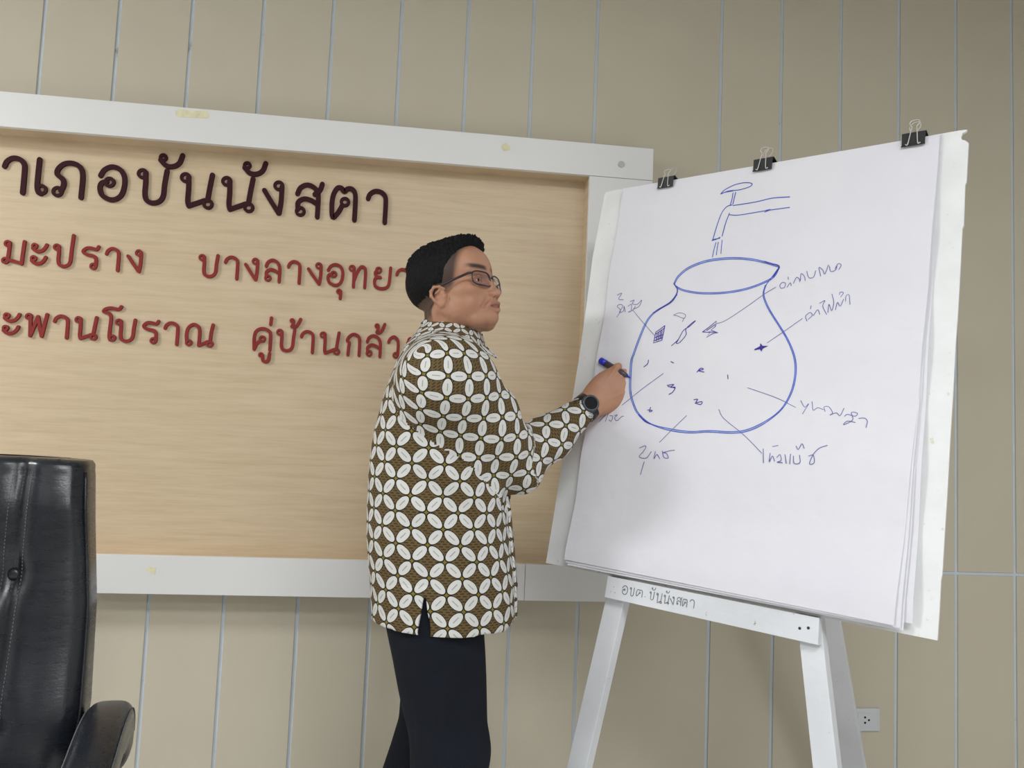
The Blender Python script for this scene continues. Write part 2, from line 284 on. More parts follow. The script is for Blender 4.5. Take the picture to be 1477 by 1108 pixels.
# Thai letters: centre-line strokes in a box one consonant high
C_ = lambda x, y, r=.108: ('o', x, y, r)
HOOK = [(.07, .70), (.13, .84), (.3, .94), (.5, .92), (.64, .8), (.67, .6), (.67, .03)]
GL = {
 'aa': (.75, [HOOK]),
 'e': (.45, [[(.13, .97), (.12, .5), (.13, .22), (.2, .08), (.3, .05)], C_(.3, .16)]),
 'pho': (.95, [C_(.17, .15), [(.27, .17), (.33, .33), (.3, .48), (.12, .62), (.15, .78), (.33, .92), (.58, .94), (.78, .84), (.87, .62), (.87, .03)]]),
 'o': (.9, [[(.07, .68), (.18, .85), (.42, .95), (.68, .88), (.83, .68), (.84, .4), (.76, .18), (.58, .06), (.36, .06), (.16, .16), (.08, .34), (.12, .48), (.28, .53)], C_(.37, .52)]),
 'bo': (.95, [C_(.16, .84), [(.25, .86), (.27, .6), (.27, .3), (.33, .12), (.5, .05), (.7, .1), (.81, .26), (.83, .6), (.87, .97)]]),
 'po': (.95, [C_(.16, .84), [(.25, .86), (.27, .6), (.27, .3), (.33, .12), (.5, .05), (.7, .1), (.81, .26), (.83, .7), (.87, 1.38)]]),
 'no': (1.0, [C_(.15, .84), [(.24, .86), (.26, .55), (.26, .2), (.3, .05)], [(.3, .05), (.52, .14), (.76, .24)], C_(.86, .14), [(.93, .97), (.88, .6), (.84, .25)]]),
 'ngo': (.75, [[(.07, .68), (.3, .4), (.6, .05)], [(.62, .05), (.66, .4), (.66, .82)], C_(.55, .84)]),
 'so': (.85, [[(.08, .66), (.16, .84), (.35, .94), (.55, .9), (.7, .76), (.74, .55), (.74, .03)], C_(.2, .16), [(.12, .22), (.12, .42), (.3, .53), (.52, .5), (.72, .4)], [(.84, 1.0), (.78, .82), (.62, .68)]]),
 'to': (.9, [[(.42, .44), (.28, .2), (.12, .07), (.07, .4), (.1, .72), (.22, .93), (.36, .94), (.46, .84), (.56, .93), (.7, .94), (.82, .82), (.85, .55), (.85, .03)], C_(.5, .54, .105)]),
 'mo': (1.0, [C_(.19, .84), [(.28, .86), (.27, .5), (.25, .2)], C_(.15, .13), [(.24, .17), (.5, .13), (.83, .05)], [(.9, .97), (.87, .5), (.85, .03)]]),
 'a': (.8, [C_(.18, .82, .09), [(.1, .72), (.3, .6), (.55, .64), (.7, .78), (.76, .9)], C_(.18, .3, .09), [(.1, .2), (.3, .08), (.55, .12), (.7, .26), (.76, .38)]]),
 'ro': (.75, [[(.7, .98), (.62, .86), (.4, .9), (.2, .88), (.07, .74), (.22, .62), (.5, .58), (.62, .46), (.64, .18)], C_(.54, .14)]),
 'lo': (.85, [[(.08, .66), (.16, .84), (.35, .94), (.55, .9), (.7, .76), (.76, .55), (.76, .03)], C_(.2, .16), [(.12, .22), (.12, .42), (.3, .53), (.52, .5), (.72, .38)]]),
 'tho': (.95, [C_(.16, .84), [(.25, .86), (.27, .5), (.27, .03)], [(.28, .3), (.42, .66), (.6, .92), (.76, .9), (.84, .74), (.84, .03)]]),
 'yo': (.9, [C_(.27, .84), [(.18, .82), (.1, .7), (.2, .56), (.38, .52)], [(.22, .54), (.1, .42), (.12, .18), (.28, .06), (.55, .05), (.76, .14), (.84, .36), (.87, .97)]]),
 'pho2': (1.0, [C_(.15, .84), [(.22, .8), (.25, .4), (.27, .04)], [(.27, .04), (.4, .4), (.54, .86)], [(.54, .86), (.66, .4), (.76, .04)], [(.76, .04), (.84, .5), (.92, .97)]]),
 'oo': (.75, [[(.98, 1.5), (.86, 1.38), (.5, 1.42), (.22, 1.36), (.14, 1.24), (.4, 1.18), (.52, 1.0), (.5, .5), (.5, .2), (.56, .06)], C_(.66, .15)]),
 'no2': (1.3, [C_(.22, .15), [(.13, .2), (.1, .5), (.16, .78), (.36, .94), (.56, .88), (.66, .66), (.66, .05)], [(.66, .05), (.86, .14), (1.04, .24)], C_(1.14, .14), [(1.22, .97), (1.16, .6), (1.14, .24)]]),
 'kho': (.85, [[(.1, .03), (.07, .5), (.13, .8), (.34, .94), (.58, .93), (.76, .8), (.8, .55), (.8, .03)], [(.12, .08), (.22, .3), (.38, .42)], C_(.44, .5)]),
 'ko': (.85, [[(.15, .03), (.17, .4), (.2, .55), (.07, .66), (.16, .82), (.36, .94), (.58, .93), (.76, .8), (.8, .55), (.8, .03)]]),
 'wo': (.75, [[(.08, .7), (.18, .86), (.38, .95), (.56, .86), (.65, .66), (.65, .18)], C_(.55, .14)]),
 'han': (1.0, [C_(.2, .68, .17), [(.1, .5), (.35, .15), (.65, .16), (.86, .42), (.96, .92)]]),
 'u': (1.0, [C_(.4, .74, .2), [(.66, .8), (.7, .45), (.66, .03)]]),
 'uu': (1.0, [C_(.16, .72, .15), [(.3, .7), (.36, .2), (.6, .1), (.82, .25), (.88, .9)]]),
 'ek': (1.0, [[(.6, .97), (.5, .03)]]),
 'tho_mark': (1.0, [C_(.2, .75, .15), [(.32, .72), (.3, .4), (.2, .12)], [(.2, .12), (.5, .1), (.75, .4), (.95, .95)]]),
 'dot': (1.0, [[(.4, .5), (.6, .5)]]),
}
def ribbon(P2, wd, th, to3):
    """flat stroke of width wd and thickness th with round ends, from 2-D points; to3 maps (x, y, height) to the world"""
    P = np.array(P2, float); n = len(P); tg = np.zeros_like(P); tg[1:-1] = P[2:]-P[:-2]; tg[0] = P[1]-P[0]; tg[-1] = P[-1]-P[-2]
    tg /= np.linalg.norm(tg, axis=1)[:, None]+1e-12; nm = np.stack([-tg[:, 1], tg[:, 0]], 1)
    L = [P[i]+nm[i]*wd/2 for i in range(n)]; Rr = [P[i]-nm[i]*wd/2 for i in range(n)]
    capE = [P[-1]+wd/2*(math.cos(a)*nm[-1]+math.sin(a)*tg[-1]) for a in (PI/4, PI/2, 3*PI/4)]
    capS = [P[0]+wd/2*(-math.cos(a)*nm[0]-math.sin(a)*tg[0]) for a in (PI/4, PI/2, 3*PI/4)]
    V = []; Fc = []
    for k, hgt in enumerate((th, 0)):
        for q_ in L+Rr+capE+capS: V.append(to3(q_[0], q_[1], hgt))
    m = 2*n+6
    for off in ((0, m) if th > .0012 else (0,)):
        for i in range(n-1):
            f = (off+i, off+i+1, off+n+i+1, off+n+i); Fc.append(f if off else f[::-1])
        f1 = (off+n-1, off+2*n, off+2*n+1, off+2*n+2, off+2*n-1); f2 = (off+n, off+2*n+3, off+2*n+4, off+2*n+5, off)
        Fc += [f1, f2] if off else [f1[::-1], f2[::-1]]
    loop = list(range(n))+[2*n, 2*n+1, 2*n+2]+list(range(2*n-1, n-1, -1))+[2*n+3, 2*n+4, 2*n+5]
    for i in range(len(loop)): a, b = loop[i], loop[(i+1) % len(loop)]; Fc.append((a, b, b+m, a+m))
    if th <= .0012: pass
    return V, Fc
def glyph(key, x0, x1, zb, h, wd, th, to3, name, mat, parent, rl=None):
    W0, st = GL[key]; V = []; Fc = []
    sx_ = (x1-x0)/W0; rl = rl or h
    hw = wd/2
    def m2(p_):  # keep the stroke's thickness inside the letter's box
        x = x0+hw*.6+(p_[0]/W0)*((x1-x0)-hw*1.2); return (x, zb+p_[1]*h)
    for s in st:
        if s[0] == 'o':
            c0 = m2((s[1], s[2])); r = s[3]*rl
            if key in ('han', 'u', 'uu', 'tho_mark'): r = s[3]*min(h, abs(x1-x0))*1.05
            ww = wd*.66; N_ = 20; v = []; f = []; hz_ = th+.00012*len(V)/40
            for a in range(N_):
                ca, sa = math.cos(a*2*PI/N_), math.sin(a*2*PI/N_)
                for rr, hh_ in ((r-ww/2, 0), (r-ww/2, hz_), (r+ww/2, hz_), (r+ww/2, 0)): v.append(to3(c0[0]+rr*ca, c0[1]+rr*sa, hh_))
                for k_ in range(3): b_ = (a+1) % N_; f.append((a*4+k_, a*4+k_+1, b_*4+k_+1, b_*4+k_))
        else:
            P = [tuple(p_) for p_ in catmull([m2(q_) for q_ in s], 5)]; ww = wd
            v, f = ribbon(P, ww, th+.00012*len(V)/40, to3)
        k = len(V); V += v; Fc += [tuple(i+k for i in g) for g in f]
    return mesh(name, V, Fc, mat, parent)
wall3 = lambda x, z, hgt: (x, BP-.0002-hgt, z)
def textline(items, base, hpx, wd, mat, o=(0, 0), s=1.0):
    """items: key, left px, right px, (optional mark top, bottom px); base: two (px,py) points on the baseline"""
    (ax, ay), (bx, by) = base
    za = at(ax, ay, BP)[2]; zb_ = at(bx, by, BP)[2]
    for it in items:
        key = it[0]; l, r = o[0]+it[1]/s, o[0]+it[2]/s; xm = (l+r)/2
        yb = ay+(by-ay)*(xm-ax)/(bx-ax); hh = hpx[0]+(hpx[1]-hpx[0])*(xm-ax)/(bx-ax)
        if len(it) > 3: yt, yb = o[1]+it[3]/s, o[1]+it[4]/s; zl = at(xm, yb, BP)[2]; h = at(xm, yt, BP)[2]-zl; ym = (yt+yb)/2
        else: zl = at(xm, yb, BP)[2]; h = at(xm, yb-hh, BP)[2]-zl; ym = yb-hh/2
        x0, x1 = at(l, ym, BP)[0], at(r, ym, BP)[0]
        glyph(key, x0, x1, zl, h, wd, .006, wall3, 'letter', mat, sign)
O1, O2, S_ = (0, 130), (240, 200), 3.077
textline([('o', -165, -25), ('aa', 3, 130), ('e', 150, 217), ('pho', 230, 388), ('o', 430, 570), ('bo', 600, 757), ('han', 697, 822, 283, 350), ('no', 792, 957), ('no', 975, 1137), ('han', 1070, 1190, 318, 383), ('ngo', 1157, 1268), ('so', 1302, 1435)], ((30, 280.5), (557, 323.5)), (54, 48.5), .0135, M_LBROWN, O1, S_)
textline([('to', 720, 852), ('aa', 878, 990)], ((30, 280.5), (557, 323.5)), (54, 48.5), .0135, M_LBROWN, O2, S_)
b2 = ((20, 381.5), (555, 418.5))
textline([('mo', 10, 124), ('a', 133, 216), ('po', 232, 335), ('ro', 358, 447), ('aa', 463, 540), ('ngo', 558, 640), ('bo', 877, 978), ('aa', 990, 1067), ('ngo', 1080, 1155), ('lo', 1170, 1255), ('aa', 1270, 1342), ('ngo', 1358, 1437)], b2, (34.5, 33), .0088, M_LRED, O1, S_)
textline([('o', 708, 792), ('u', 750, 787, 668, 712), ('tho', 805, 897), ('yo', 913, 1000), ('aa', 1012, 1085)], b2, (34.5, 33), .0088, M_LRED, O2, S_)
b3 = ((20, 484.5), (590, 518.5)); O3 = (0, 400)
textline([('so', -112, -16), ('a', 8, 95), ('pho2', 108, 222), ('aa', 232, 315), ('no', 328, 440), ('oo', 440, 517), ('bo', 507, 612), ('ro', 627, 712), ('aa', 722, 802), ('no2', 815, 957), ('kho', 1118, 1211), ('ek', 1192, 1215, 180, 212), ('uu', 1146, 1207, 333, 380), ('bo', 1222, 1318), ('tho_mark', 1283, 1341, 184, 226), ('aa', 1327, 1401)], b3, (34.5, 32.5), .0088, M_LRED, O3, S_)
textline([('no', 677, 775), ('ko', 793, 866), ('lo', 880, 962), ('tho_mark', 922, 975, 822, 867), ('wo', 975, 1040), ('yo', 1058, 1135)], b3, (34.5, 32.5), .0088, M_LRED, O2, S_)

# ------------------------------------------------------------------ wall socket
sc_ = at(1248, 1038, -.004); sk = empty('wall_socket', (sc_[0], 0, sc_[2]), 'small white wall socket low on the panelled wall behind the easel', 'socket')
hx, hz = .0585, .0375
hx = abs(at(1267, 1038, 0)[0]-at(1226, 1038, 0)[0])/2; hz = abs(at(1250, 1022, 0)[2]-at(1250, 1054.5, 0)[2])/2
cxs = (at(1267, 1038, 0)[0]+at(1226, 1038, 0)[0])/2
box('face_plate', (cxs-hx, -.008, sc_[2]-hz), (cxs+hx, 0, sc_[2]+hz), M_PLATE, sk, bevel=.002)
box('outlet_insert', (cxs-hx*.55, -.0095, sc_[2]-hz*.62), (cxs+hx*.3, -.0078, sc_[2]+hz*.62), M_PLATE, sk, bevel=.0006)
for a, b in ((1247.8, 1035), (1247.8, 1042.8), (1253.3, 1039)): disc('pin_hole', at(a, b, -.0096), (0, -1, 0), .0033, .0003, M_HOLE, sk, 12)

# ------------------------------------------------------------------ board plane of the flipchart
WB = .85; HB = WB/.86978
u = np.array([.6928, -.72058, -.02826]); v = np.array([.14276, .10667, .98399]); u /= np.linalg.norm(u); v -= u*np.dot(u, v); v /= np.linalg.norm(v); nB = np.cross(u, v)
A0 = np.array([1.57, -.295, 1.2+.677])
_d = ray(872, 277); A0 = CAM+_d*np.linalg.norm(A0-CAM)/np.linalg.norm(_d)
def onb(px, py, off=0.0):
    """board coordinates (across, down) of the sight line through a photo pixel, on the plane raised by off"""
    d = ray(px, py); o = A0+nB*off; t_ = np.dot(o-CAM, nB)/np.dot(d, nB); P = CAM+d*t_; return np.dot(P-A0, u), -np.dot(P-A0, v)
bp = lambda s, tt, off=0.0: A0+u*s-v*tt+nB*off
def slab(name, pts_px, off, th, mat, parent=None):
    P = [onb(a, b, off) for a, b in pts_px]; n = len(P)
    V = [bp(s, t_, off) for s, t_ in P]+[bp(s, t_, off-th) for s, t_ in P]
    return mesh(name, V, [tuple(range(n)), tuple(range(2*n-1, n-1, -1))]+[(i, n+i, n+(i+1) % n, (i+1) % n) for i in range(n)], mat, parent)
outline = [(872, 281), (874, 277.5), (884, 275), (1300, 203), (1385, 188), (1395, 187), (1393, 190), (1388, 192), (1386, 198), (1388, 202), (1392, 202.5), (1397, 206), (1396, 225), (1394, 262), (1392, 266), (1390, 325), (1388, 329), (1385, 390), (1381, 460), (1378, 500), (1375, 560), (1370, 640), (1366, 715), (1363, 760), (1359, 828), (1357, 838), (1355, 880), (1352, 924), (1180, 889.5), (787, 812), (789, 803), (800, 735), (835, 517), (843, 462), (855, 370)]
bd = slab('flipchart_board', outline, 0, .006, M_BOARD)
tag(bd, 'large white painted backing board with torn top right corner leaning on the easel', 'board')

def H1(s, tt, base=.004, curl=.010):
    r = min(max(tt/.93, 0), 1); per = .118
    tri = abs(((tt+.03*s)/per) % 2-1)
    return base+.009*tri*min(1, tt/.1)+curl*r**4+.0035*(s/WB)*r*r+.0022*noise.noise((s*5, tt*5, base*900))*min(1, tt/.06)
def sheet(name, corners, base, curl, label, nx=40, ny=48, warp=0):
    c = [np.array(onb(a, b, base)) for a, b in corners]; V = []; Fc = []
    for j in range(ny+1):
        for i in range(nx+1):
            a, b = i/nx, j/ny; st = (c[0]*(1-a)+c[1]*a)*(1-b)+(c[3]*(1-a)+c[2]*a)*b
            st[0] += warp*math.sin(PI*b)*(1 if i == nx else a**6); 
            V.append(bp(st[0], st[1], H1(st[0], st[1], base, curl)))
    for j in range(ny):
        for i in range(nx): k = j*(nx+1)+i; Fc.append((k, k+nx+1, k+nx+2, k+1))
    k = len(V); V += [np.array(p_)-nB*.0004 for p_ in V]; Fc += [tuple(i+k for i in f[::-1]) for f in Fc]
    o = mesh(name, V, Fc, M_PAPER, None, True)
    tag(o, label, 'paper', 'flipchart sheets clipped to the board'); return o
top = sheet('paper_sheet', [(899, 272), (1356, 193.5), (1293, 903), (820, 808)], .0085, .010, 'topmost flipchart sheet with the blue marker drawing of a water jar', warp=.004)
sheet('paper_sheet', [(900, 272.5), (1356.5, 194), (1302, 907), (821, 812)], .0062, .009, 'blank flipchart sheet directly under the sheet with the jar drawing', 24, 30)
sheet('paper_sheet', [(901, 273), (1357, 194), (1306, 910), (824, 816)], .0045, .0075, 'blank flipchart sheet third in the stack, peeking out low', 20, 24)
sheet('paper_sheet', [(902, 273.5), (1357.5, 194), (1318.5, 900), (832, 818)], .0026, .004, 'rearmost flipchart sheet sticking out furthest at lower right', 20, 24)

# marker drawing on the top sheet
def inkmesh(name, strokes, wd, mat, o, s, parent=top, smooth=True, eps=.0005, apart=False):
    if apart:
        for st in strokes: inkmesh(name, [st], wd, mat, o, s, parent, smooth, eps)
        return
    V = []; Fc = []
    for st in strokes:
        P = [onb(o[0]+a/s, o[1]+b/s, .013) for a, b in st]
        P = [tuple(q_) for q_ in (catmull(P, 5) if smooth and len(P) > 2 else ([tuple(np.array(P[0])+(np.array(P[1])-np.array(P[0]))*k/6) for k in range(7)] if len(P) == 2 else P))]
        to3 = lambda x, y, hgt: bp(x, y, H1(x, y, .0085, .010)+eps+hgt)
        v_, f_ = ribbon(P, wd, .0003, to3); f_ = [g[::-1] for g in f_]; k = len(V); V += v_; Fc += [tuple(i+k for i in g) for g in f_]
    return mesh(name, V, Fc, mat, parent)
OA, OB, OD, OE, OC = (860, 360), (1060, 360), (780, 640), (1000, 160), (880, 170)
SA, SD, SE, SC = 3.6933, 2.3823, 3.357, 2.6375
rimT = [(415, 180), (440, 140), (500, 95), (600, 60), (720, 47), (820, 52), (900, 68), (975, 90)]
rimB = [(425, 195), (470, 215), (560, 228), (680, 225), (800, 205), (900, 170), (950, 140), (978, 95)]
body = [(415, 182), (432, 210), (425, 240), (390, 280), (330, 315), (285, 350), (255, 400), (225, 480), (200, 560), (188, 600), (180, 680), (178, 760), (195, 830), (225, 880), (290, 930), (390, 965), (500, 980), (600, 975), (720, 981), (800, 972), (880, 938), (960, 878), (1010, 820), (1050, 740), (1068, 650), (1062, 570), (1030, 490), (985, 415), (930, 330), (900, 270), (892, 230), (905, 190), (940, 145), (975, 100)]
sh = lambda L, a, b: [(x+a, y+b) for x, y in L]
inkmesh('jar_shading', [sh(rimT, 1, 4)], .0035, M_INKL, OA, SA, eps=.0003); inkmesh('jar_shading', [sh(rimB, 0, 3)], .0035, M_INKL, OA, SA, eps=.0003)
inkmesh('jar_shading', [[(x+(4 if x < 640 else -3)*(1 if 250 < y < 900 else .6), y+(-4 if y > 930 else 0)) for x, y in body[2:-2]]], .0035, M_INKL, OA, SA, eps=.0003)
inkmesh('jar_drawing', [rimT, sh(rimT, 2, 8), rimB, sh(rimB, 0, 7), body, [(x+(8 if x < 640 else -7)*(1 if 250 < y < 900 else .6), y+(-9 if y > 930 else 0)) for x, y in body[2:-2]]], .0016, M_INK, OA, SA)
inkmesh('jar_drawing', [[(415, 182), (432, 210), (425, 240), (390, 280), (330, 315), (300, 335)], [(900, 68), (940, 80), (975, 90), (972, 110), (945, 145)], [(225, 880), (260, 915), (290, 930)]], .0028, M_INKD, OA, SA, apart=True)
inkmesh('tap_drawing', [[(130, 400), (150, 380), (200, 355), (250, 345), (282, 350), (270, 365), (220, 380), (170, 385), (132, 400), (150, 392), (190, 385)], [(190, 395), (185, 425), (175, 455)], [(203, 392), (196, 420), (189, 448)],
    [(190, 455), (300, 438), (380, 420), (465, 414)], [(170, 500), (220, 502), (345, 482), (465, 466)], [(345, 489), (372, 476), (350, 480)], [(185, 452), (160, 460), (135, 490), (115, 550), (95, 630)], [(172, 492), (155, 545), (141, 608)], [(92, 630), (112, 624), (131, 613)], [(95, 625), (130, 618)]], .0019, M_INK, OE, SE)
inkmesh('tap_drawing', [[(405, 475), (398, 505), (393, 533)], [(414, 475), (410, 500), (408, 525)], [(428, 467), (426, 495), (425, 520)]], .0015, M_INK, OC, SC)
inkmesh('object_doodle', [[(365, 405), (360, 440), (352, 485), (330, 492), (308, 500), (313, 470), (318, 440), (340, 425), (365, 405)], [(316, 452), (362, 420)], [(326, 448), (322, 488)], [(334, 444), (332, 484)], [(343, 438), (341, 480)], [(351, 432), (348, 476)], [(316, 470), (354, 455)], [(314, 486), (350, 472)]], .0020, M_INKD, OA, SA, smooth=False)
inkmesh('object_doodle', [[(405, 515), (440, 480), (465, 432), (500, 407), (528, 378), (505, 395), (478, 425), (480, 455), (450, 495), (430, 502), (440, 482)]], .0017, M_INKD, OA, SA)
inkmesh('object_doodle', [[(568, 440), (600, 415), (640, 380), (635, 410), (612, 430), (650, 445), (620, 450), (590, 470), (608, 442), (570, 440)], [(590, 432), (632, 400)], [(600, 440), (640, 442)]], .0019, M_INKD, OA, SA, smooth=False)
inkmesh('object_doodle', [[(850, 537), (880, 520), (878, 505), (890, 520), (918, 517), (890, 530), (885, 545), (878, 532), (850, 537)], [(862, 532), (905, 520)], [(880, 510), (884, 538)]], .0026, M_INKD, OA, SA, smooth=False)
inkmesh('object_doodle', [[(258, 628), (278, 612), (284, 592)], [(403, 600), (410, 604), (417, 607)], [(540, 655), (560, 635), (575, 640), (550, 648), (577, 655)], [(703, 670), (704, 690)], [(380, 725), (415, 720), (398, 735), (422, 735), (408, 760), (388, 772)], [(384, 730), (420, 738)], [(520, 800), (540, 798), (530, 815), (562, 810), (555, 825), (525, 818)], [(273, 855), (298, 858), (283, 864), (288, 840)]], .0019, M_INKD, OA, SA, apart=True)
inkmesh('object_doodle', [[(410, 347), (440, 335), (472, 345), (466, 365), (430, 352), (412, 349)], [(466, 365), (462, 374), (458, 384)]], .0011, M_INKT, OA, SA)
inkmesh('leader_line', [[(190, 320), (250, 390), (315, 462)], [(135, 828), (250, 740), (360, 663)], [(345, 1030), (410, 960), (482, 885)], [(652, 852), (680, 900), (790, 990), (888, 1088)], [(808, 737), (960, 790), (1060, 840)], [(915, 500), (1000, 440), (1098, 368)], [(640, 395), (700, 370), (880, 245), (957, 200)]], .0012, M_INKT, OA, SA, apart=True)
NW = .0013
inkmesh('handwritten_note', [[(105, 357), (125, 322), (108, 300), (125, 290), (138, 300), (118, 332), (140, 325), (145, 300), (150, 330)], [(110, 242), (135, 232), (117, 262), (142, 266)], [(165, 300), (185, 290), (180, 325), (165, 330), (190, 320), (205, 300)], [(178, 276), (200, 268), (190, 286), (215, 290), (240, 268), (225, 300), (195, 315)]], NW, M_INKT, OA, SA)
inkmesh('handwritten_note', [[(18, 917), (45, 885), (68, 862), (58, 890), (50, 917)], [(72, 885), (88, 888), (82, 914), (68, 908)], [(96, 884), (112, 882), (98, 898), (112, 912), (135, 890), (145, 888)]], NW, M_INKT, OA, SA)
inkmesh('handwritten_note', [[(345, 17), (366, 10), (360, 28), (345, 48), (370, 52), (386, 30)], [(362, 65), (355, 85), (348, 108)], [(400, 30), (396, 55), (406, 40), (416, 55)], [(424, 28), (430, 50), (445, 52), (438, 36), (426, 34), (446, 28), (466, 25)]], NW*1.15, M_INKT, OD, SD)
inkmesh('handwritten_note', [[(768, 20), (770, 68)], [(792, 35), (790, 65), (800, 45), (808, 62)], [(815, 50), (826, 40), (830, 60), (817, 66), (835, 68)], [(843, 40), (848, 70)], [(862, 38), (860, 72)], [(872, 45), (875, 70), (895, 68), (893, 42)], [(880, 10), (888, 22), (900, 2), (908, 18)], [(925, 45), (940, 42), (944, 68), (928, 72), (940, 40), (960, 18), (987, 8)], [(800, 12), (818, 8)]], NW*1.15, M_INKT, OD, SD)
inkmesh('handwritten_note', [[(262, 203), (245, 206), (240, 190), (255, 175), (270, 182), (264, 202)], [(278, 200), (295, 178), (300, 192)], [(285, 148), (286, 160)], [(312, 180), (330, 150), (345, 160), (346, 172)], [(350, 165), (355, 130), (372, 145), (375, 165)], [(385, 118), (395, 150), (420, 148), (432, 115)], [(458, 142), (450, 98), (470, 112), (480, 132), (500, 85)], [(505, 90), (512, 118), (538, 110), (545, 90), (535, 105), (552, 78), (568, 85), (555, 108)]], NW, M_INKT, OB, SA)
inkmesh('handwritten_note', [[(385, 382), (377, 355), (400, 335), (412, 350), (392, 372)], [(418, 352), (440, 320), (452, 345)], [(405, 298), (402, 315)], [(450, 285), (478, 270), (467, 300), (488, 345)], [(495, 335), (500, 290), (515, 325), (525, 280), (515, 235)], [(535, 320), (545, 280), (560, 300), (577, 262)], [(555, 238), (560, 225), (576, 228), (562, 250)], [(588, 272), (590, 245), (606, 240), (612, 290)]], NW, M_INKT, OB, SA)
inkmesh('handwritten_note', [[(350, 805), (370, 838), (392, 820), (375, 848), (360, 875)], [(410, 810), (416, 855), (440, 842), (470, 852)], [(480, 862), (474, 838), (500, 838), (520, 870), (505, 882), (540, 870), (560, 885), (580, 845)], [(585, 888), (600, 878), (640, 888), (652, 872), (620, 868), (628, 908), (580, 935), (600, 915), (642, 922)], [(660, 900), (690, 898), (706, 915), (700, 950)]], NW, M_INKT, OB, SA)

# ------------------------------------------------------------------ easel
def xr(px, py, off): s, t_ = onb(px, py, off); return bp(s, t_, off)
LO = -.008                                 # front legs lie just behind the board
apexs, apext = WB*.5, .05
def legline(pa, pb, off):
    a, b = np.array(onb(*pa, off)), np.array(onb(*pb, off)); return a, (b-a)/np.linalg.norm(b-a)
ground = lambda a, d: None
easel = empty('easel', (1.75, -.45, 0), 'white painted wooden tripod easel with chipped paint holding the flipchart', 'easel')
legw = .045
def front_leg(pl_top, pr_top, pl_bot, pr_bot):
    ml, dl = legline(((pl_top[0]+pr_top[0])/2, (pl_top[1]+pr_top[1])/2), ((pl_bot[0]+pr_bot[0])/2, (pl_bot[1]+pr_bot[1])/2), LO)
    P = lambda k: bp(ml[0]+dl[0]*k, ml[1]+dl[1]*k, LO)
    wtop = abs(onb(*pr_top, LO)[0]-onb(*pl_top, LO)[0]); wbot = abs(onb(*pr_bot, LO)[0]-onb(*pl_bot, LO)[0]); wd = (wtop+wbot)/2
    k0, k1 = -.75, 0.3
    while P(k1)[2] > .005: k1 += .01
    while P(k0)[2] > A0[2]-.06: k0 += .01
    ax = u*dl[1]*-1+v*(-dl[0]); ax = ax/np.linalg.norm(ax)
    a, b = P(k0), P(k1); ax = np.cross(nB, (b-a)/np.linalg.norm(b-a))
    beam('leg', a-nB*.014, b-nB*.014, ax, nB, wd, .028, M_EASEL, easel)
    return wd
front_leg((875.5, 864), (897.6, 869), (815.6, 1108), (846.5, 1108))
front_leg((1153.5, 929), (1187, 929), (1170.5, 1108), (1209.5, 1108))
# rear leg hinged high behind the board
ra = bp(WB*.47, .10, -.05); rb_px = [(1203, 895), (1230, 1108)]
rb = at(1228, 1108, -.16); dirr = rb-ra; kk = (0.0-ra[2])/dirr[2]; foot = ra+dirr*kk
dd = dirr/np.linalg.norm(dirr); ax = np.cross(dd, [0, 0, 1.0]); ax /= np.linalg.norm(ax); ay = np.cross(dd, ax)
_c = np.array([.80, -.60, 0]); _c = _c-dd*np.dot(dd, _c); _c /= np.linalg.norm(_c); _e = np.cross(dd, _c)
beam('leg', ra, foot, _c, _e, .078, .02, M_EASEL, easel)
beam('hinge_block', bp(WB*.30, .10, -.035), bp(WB*.66, .10, -.035), nB, v, .028, .06, M_EASEL, easel)
# crossbar that carries the board
CO = .012
q4 = [(876.7, 830.7), (1181.8, 891.4), (1179.8, 930.8), (871.8, 861.5)]
Pq = [np.array(xr(a, b, CO)) for a, b in q4]
bm = bmesh.new(); vs = [bm.verts.new(Vector(p_)) for p_ in Pq]+[bm.verts.new(Vector(p_-nB*.020)) for p_ in Pq]
for f in ((0, 1, 2, 3), (4, 5, 6, 7), (0, 1, 5, 4), (1, 2, 6, 5), (2, 3, 7, 6), (3, 0, 4, 7)): bm.faces.new([vs[i] for i in f])
bar = bmobj('crossbar', bm, M_EASEL, easel, bevel=.0012)
for a, b in ((1153.5, 906.5), (1166, 906)): disc('nail_head', xr(a, b, CO+.0002), nB, .0028, .0006, M_DKPLAST, bar, 10)
V = []; Fc = []
to3b = lambda x, y, hgt: bp(x, -y, CO+.0006+hgt)
wr = [('o', 722, 775, 395, 482), ('bo', 790, 832, 412, 497), ('to', 845, 906, 432, 500), ('dot', 922, 930, 492, 504), ('bo', 965, 1010, 450, 530), ('han', 985, 1022, 415, 442), ('no', 1025, 1078, 462, 560), ('no', 1090, 1142, 480, 565), ('han', 1112, 1145, 445, 468), ('ngo', 1145, 1188, 490, 570), ('so', 1205, 1252, 500, 575), ('to', 1256, 1302, 515, 590), ('aa', 1320, 1368, 520, 600), ('dot', 645, 655, 405, 418), ('dot', 653, 663, 455, 468)]
hw_ = []
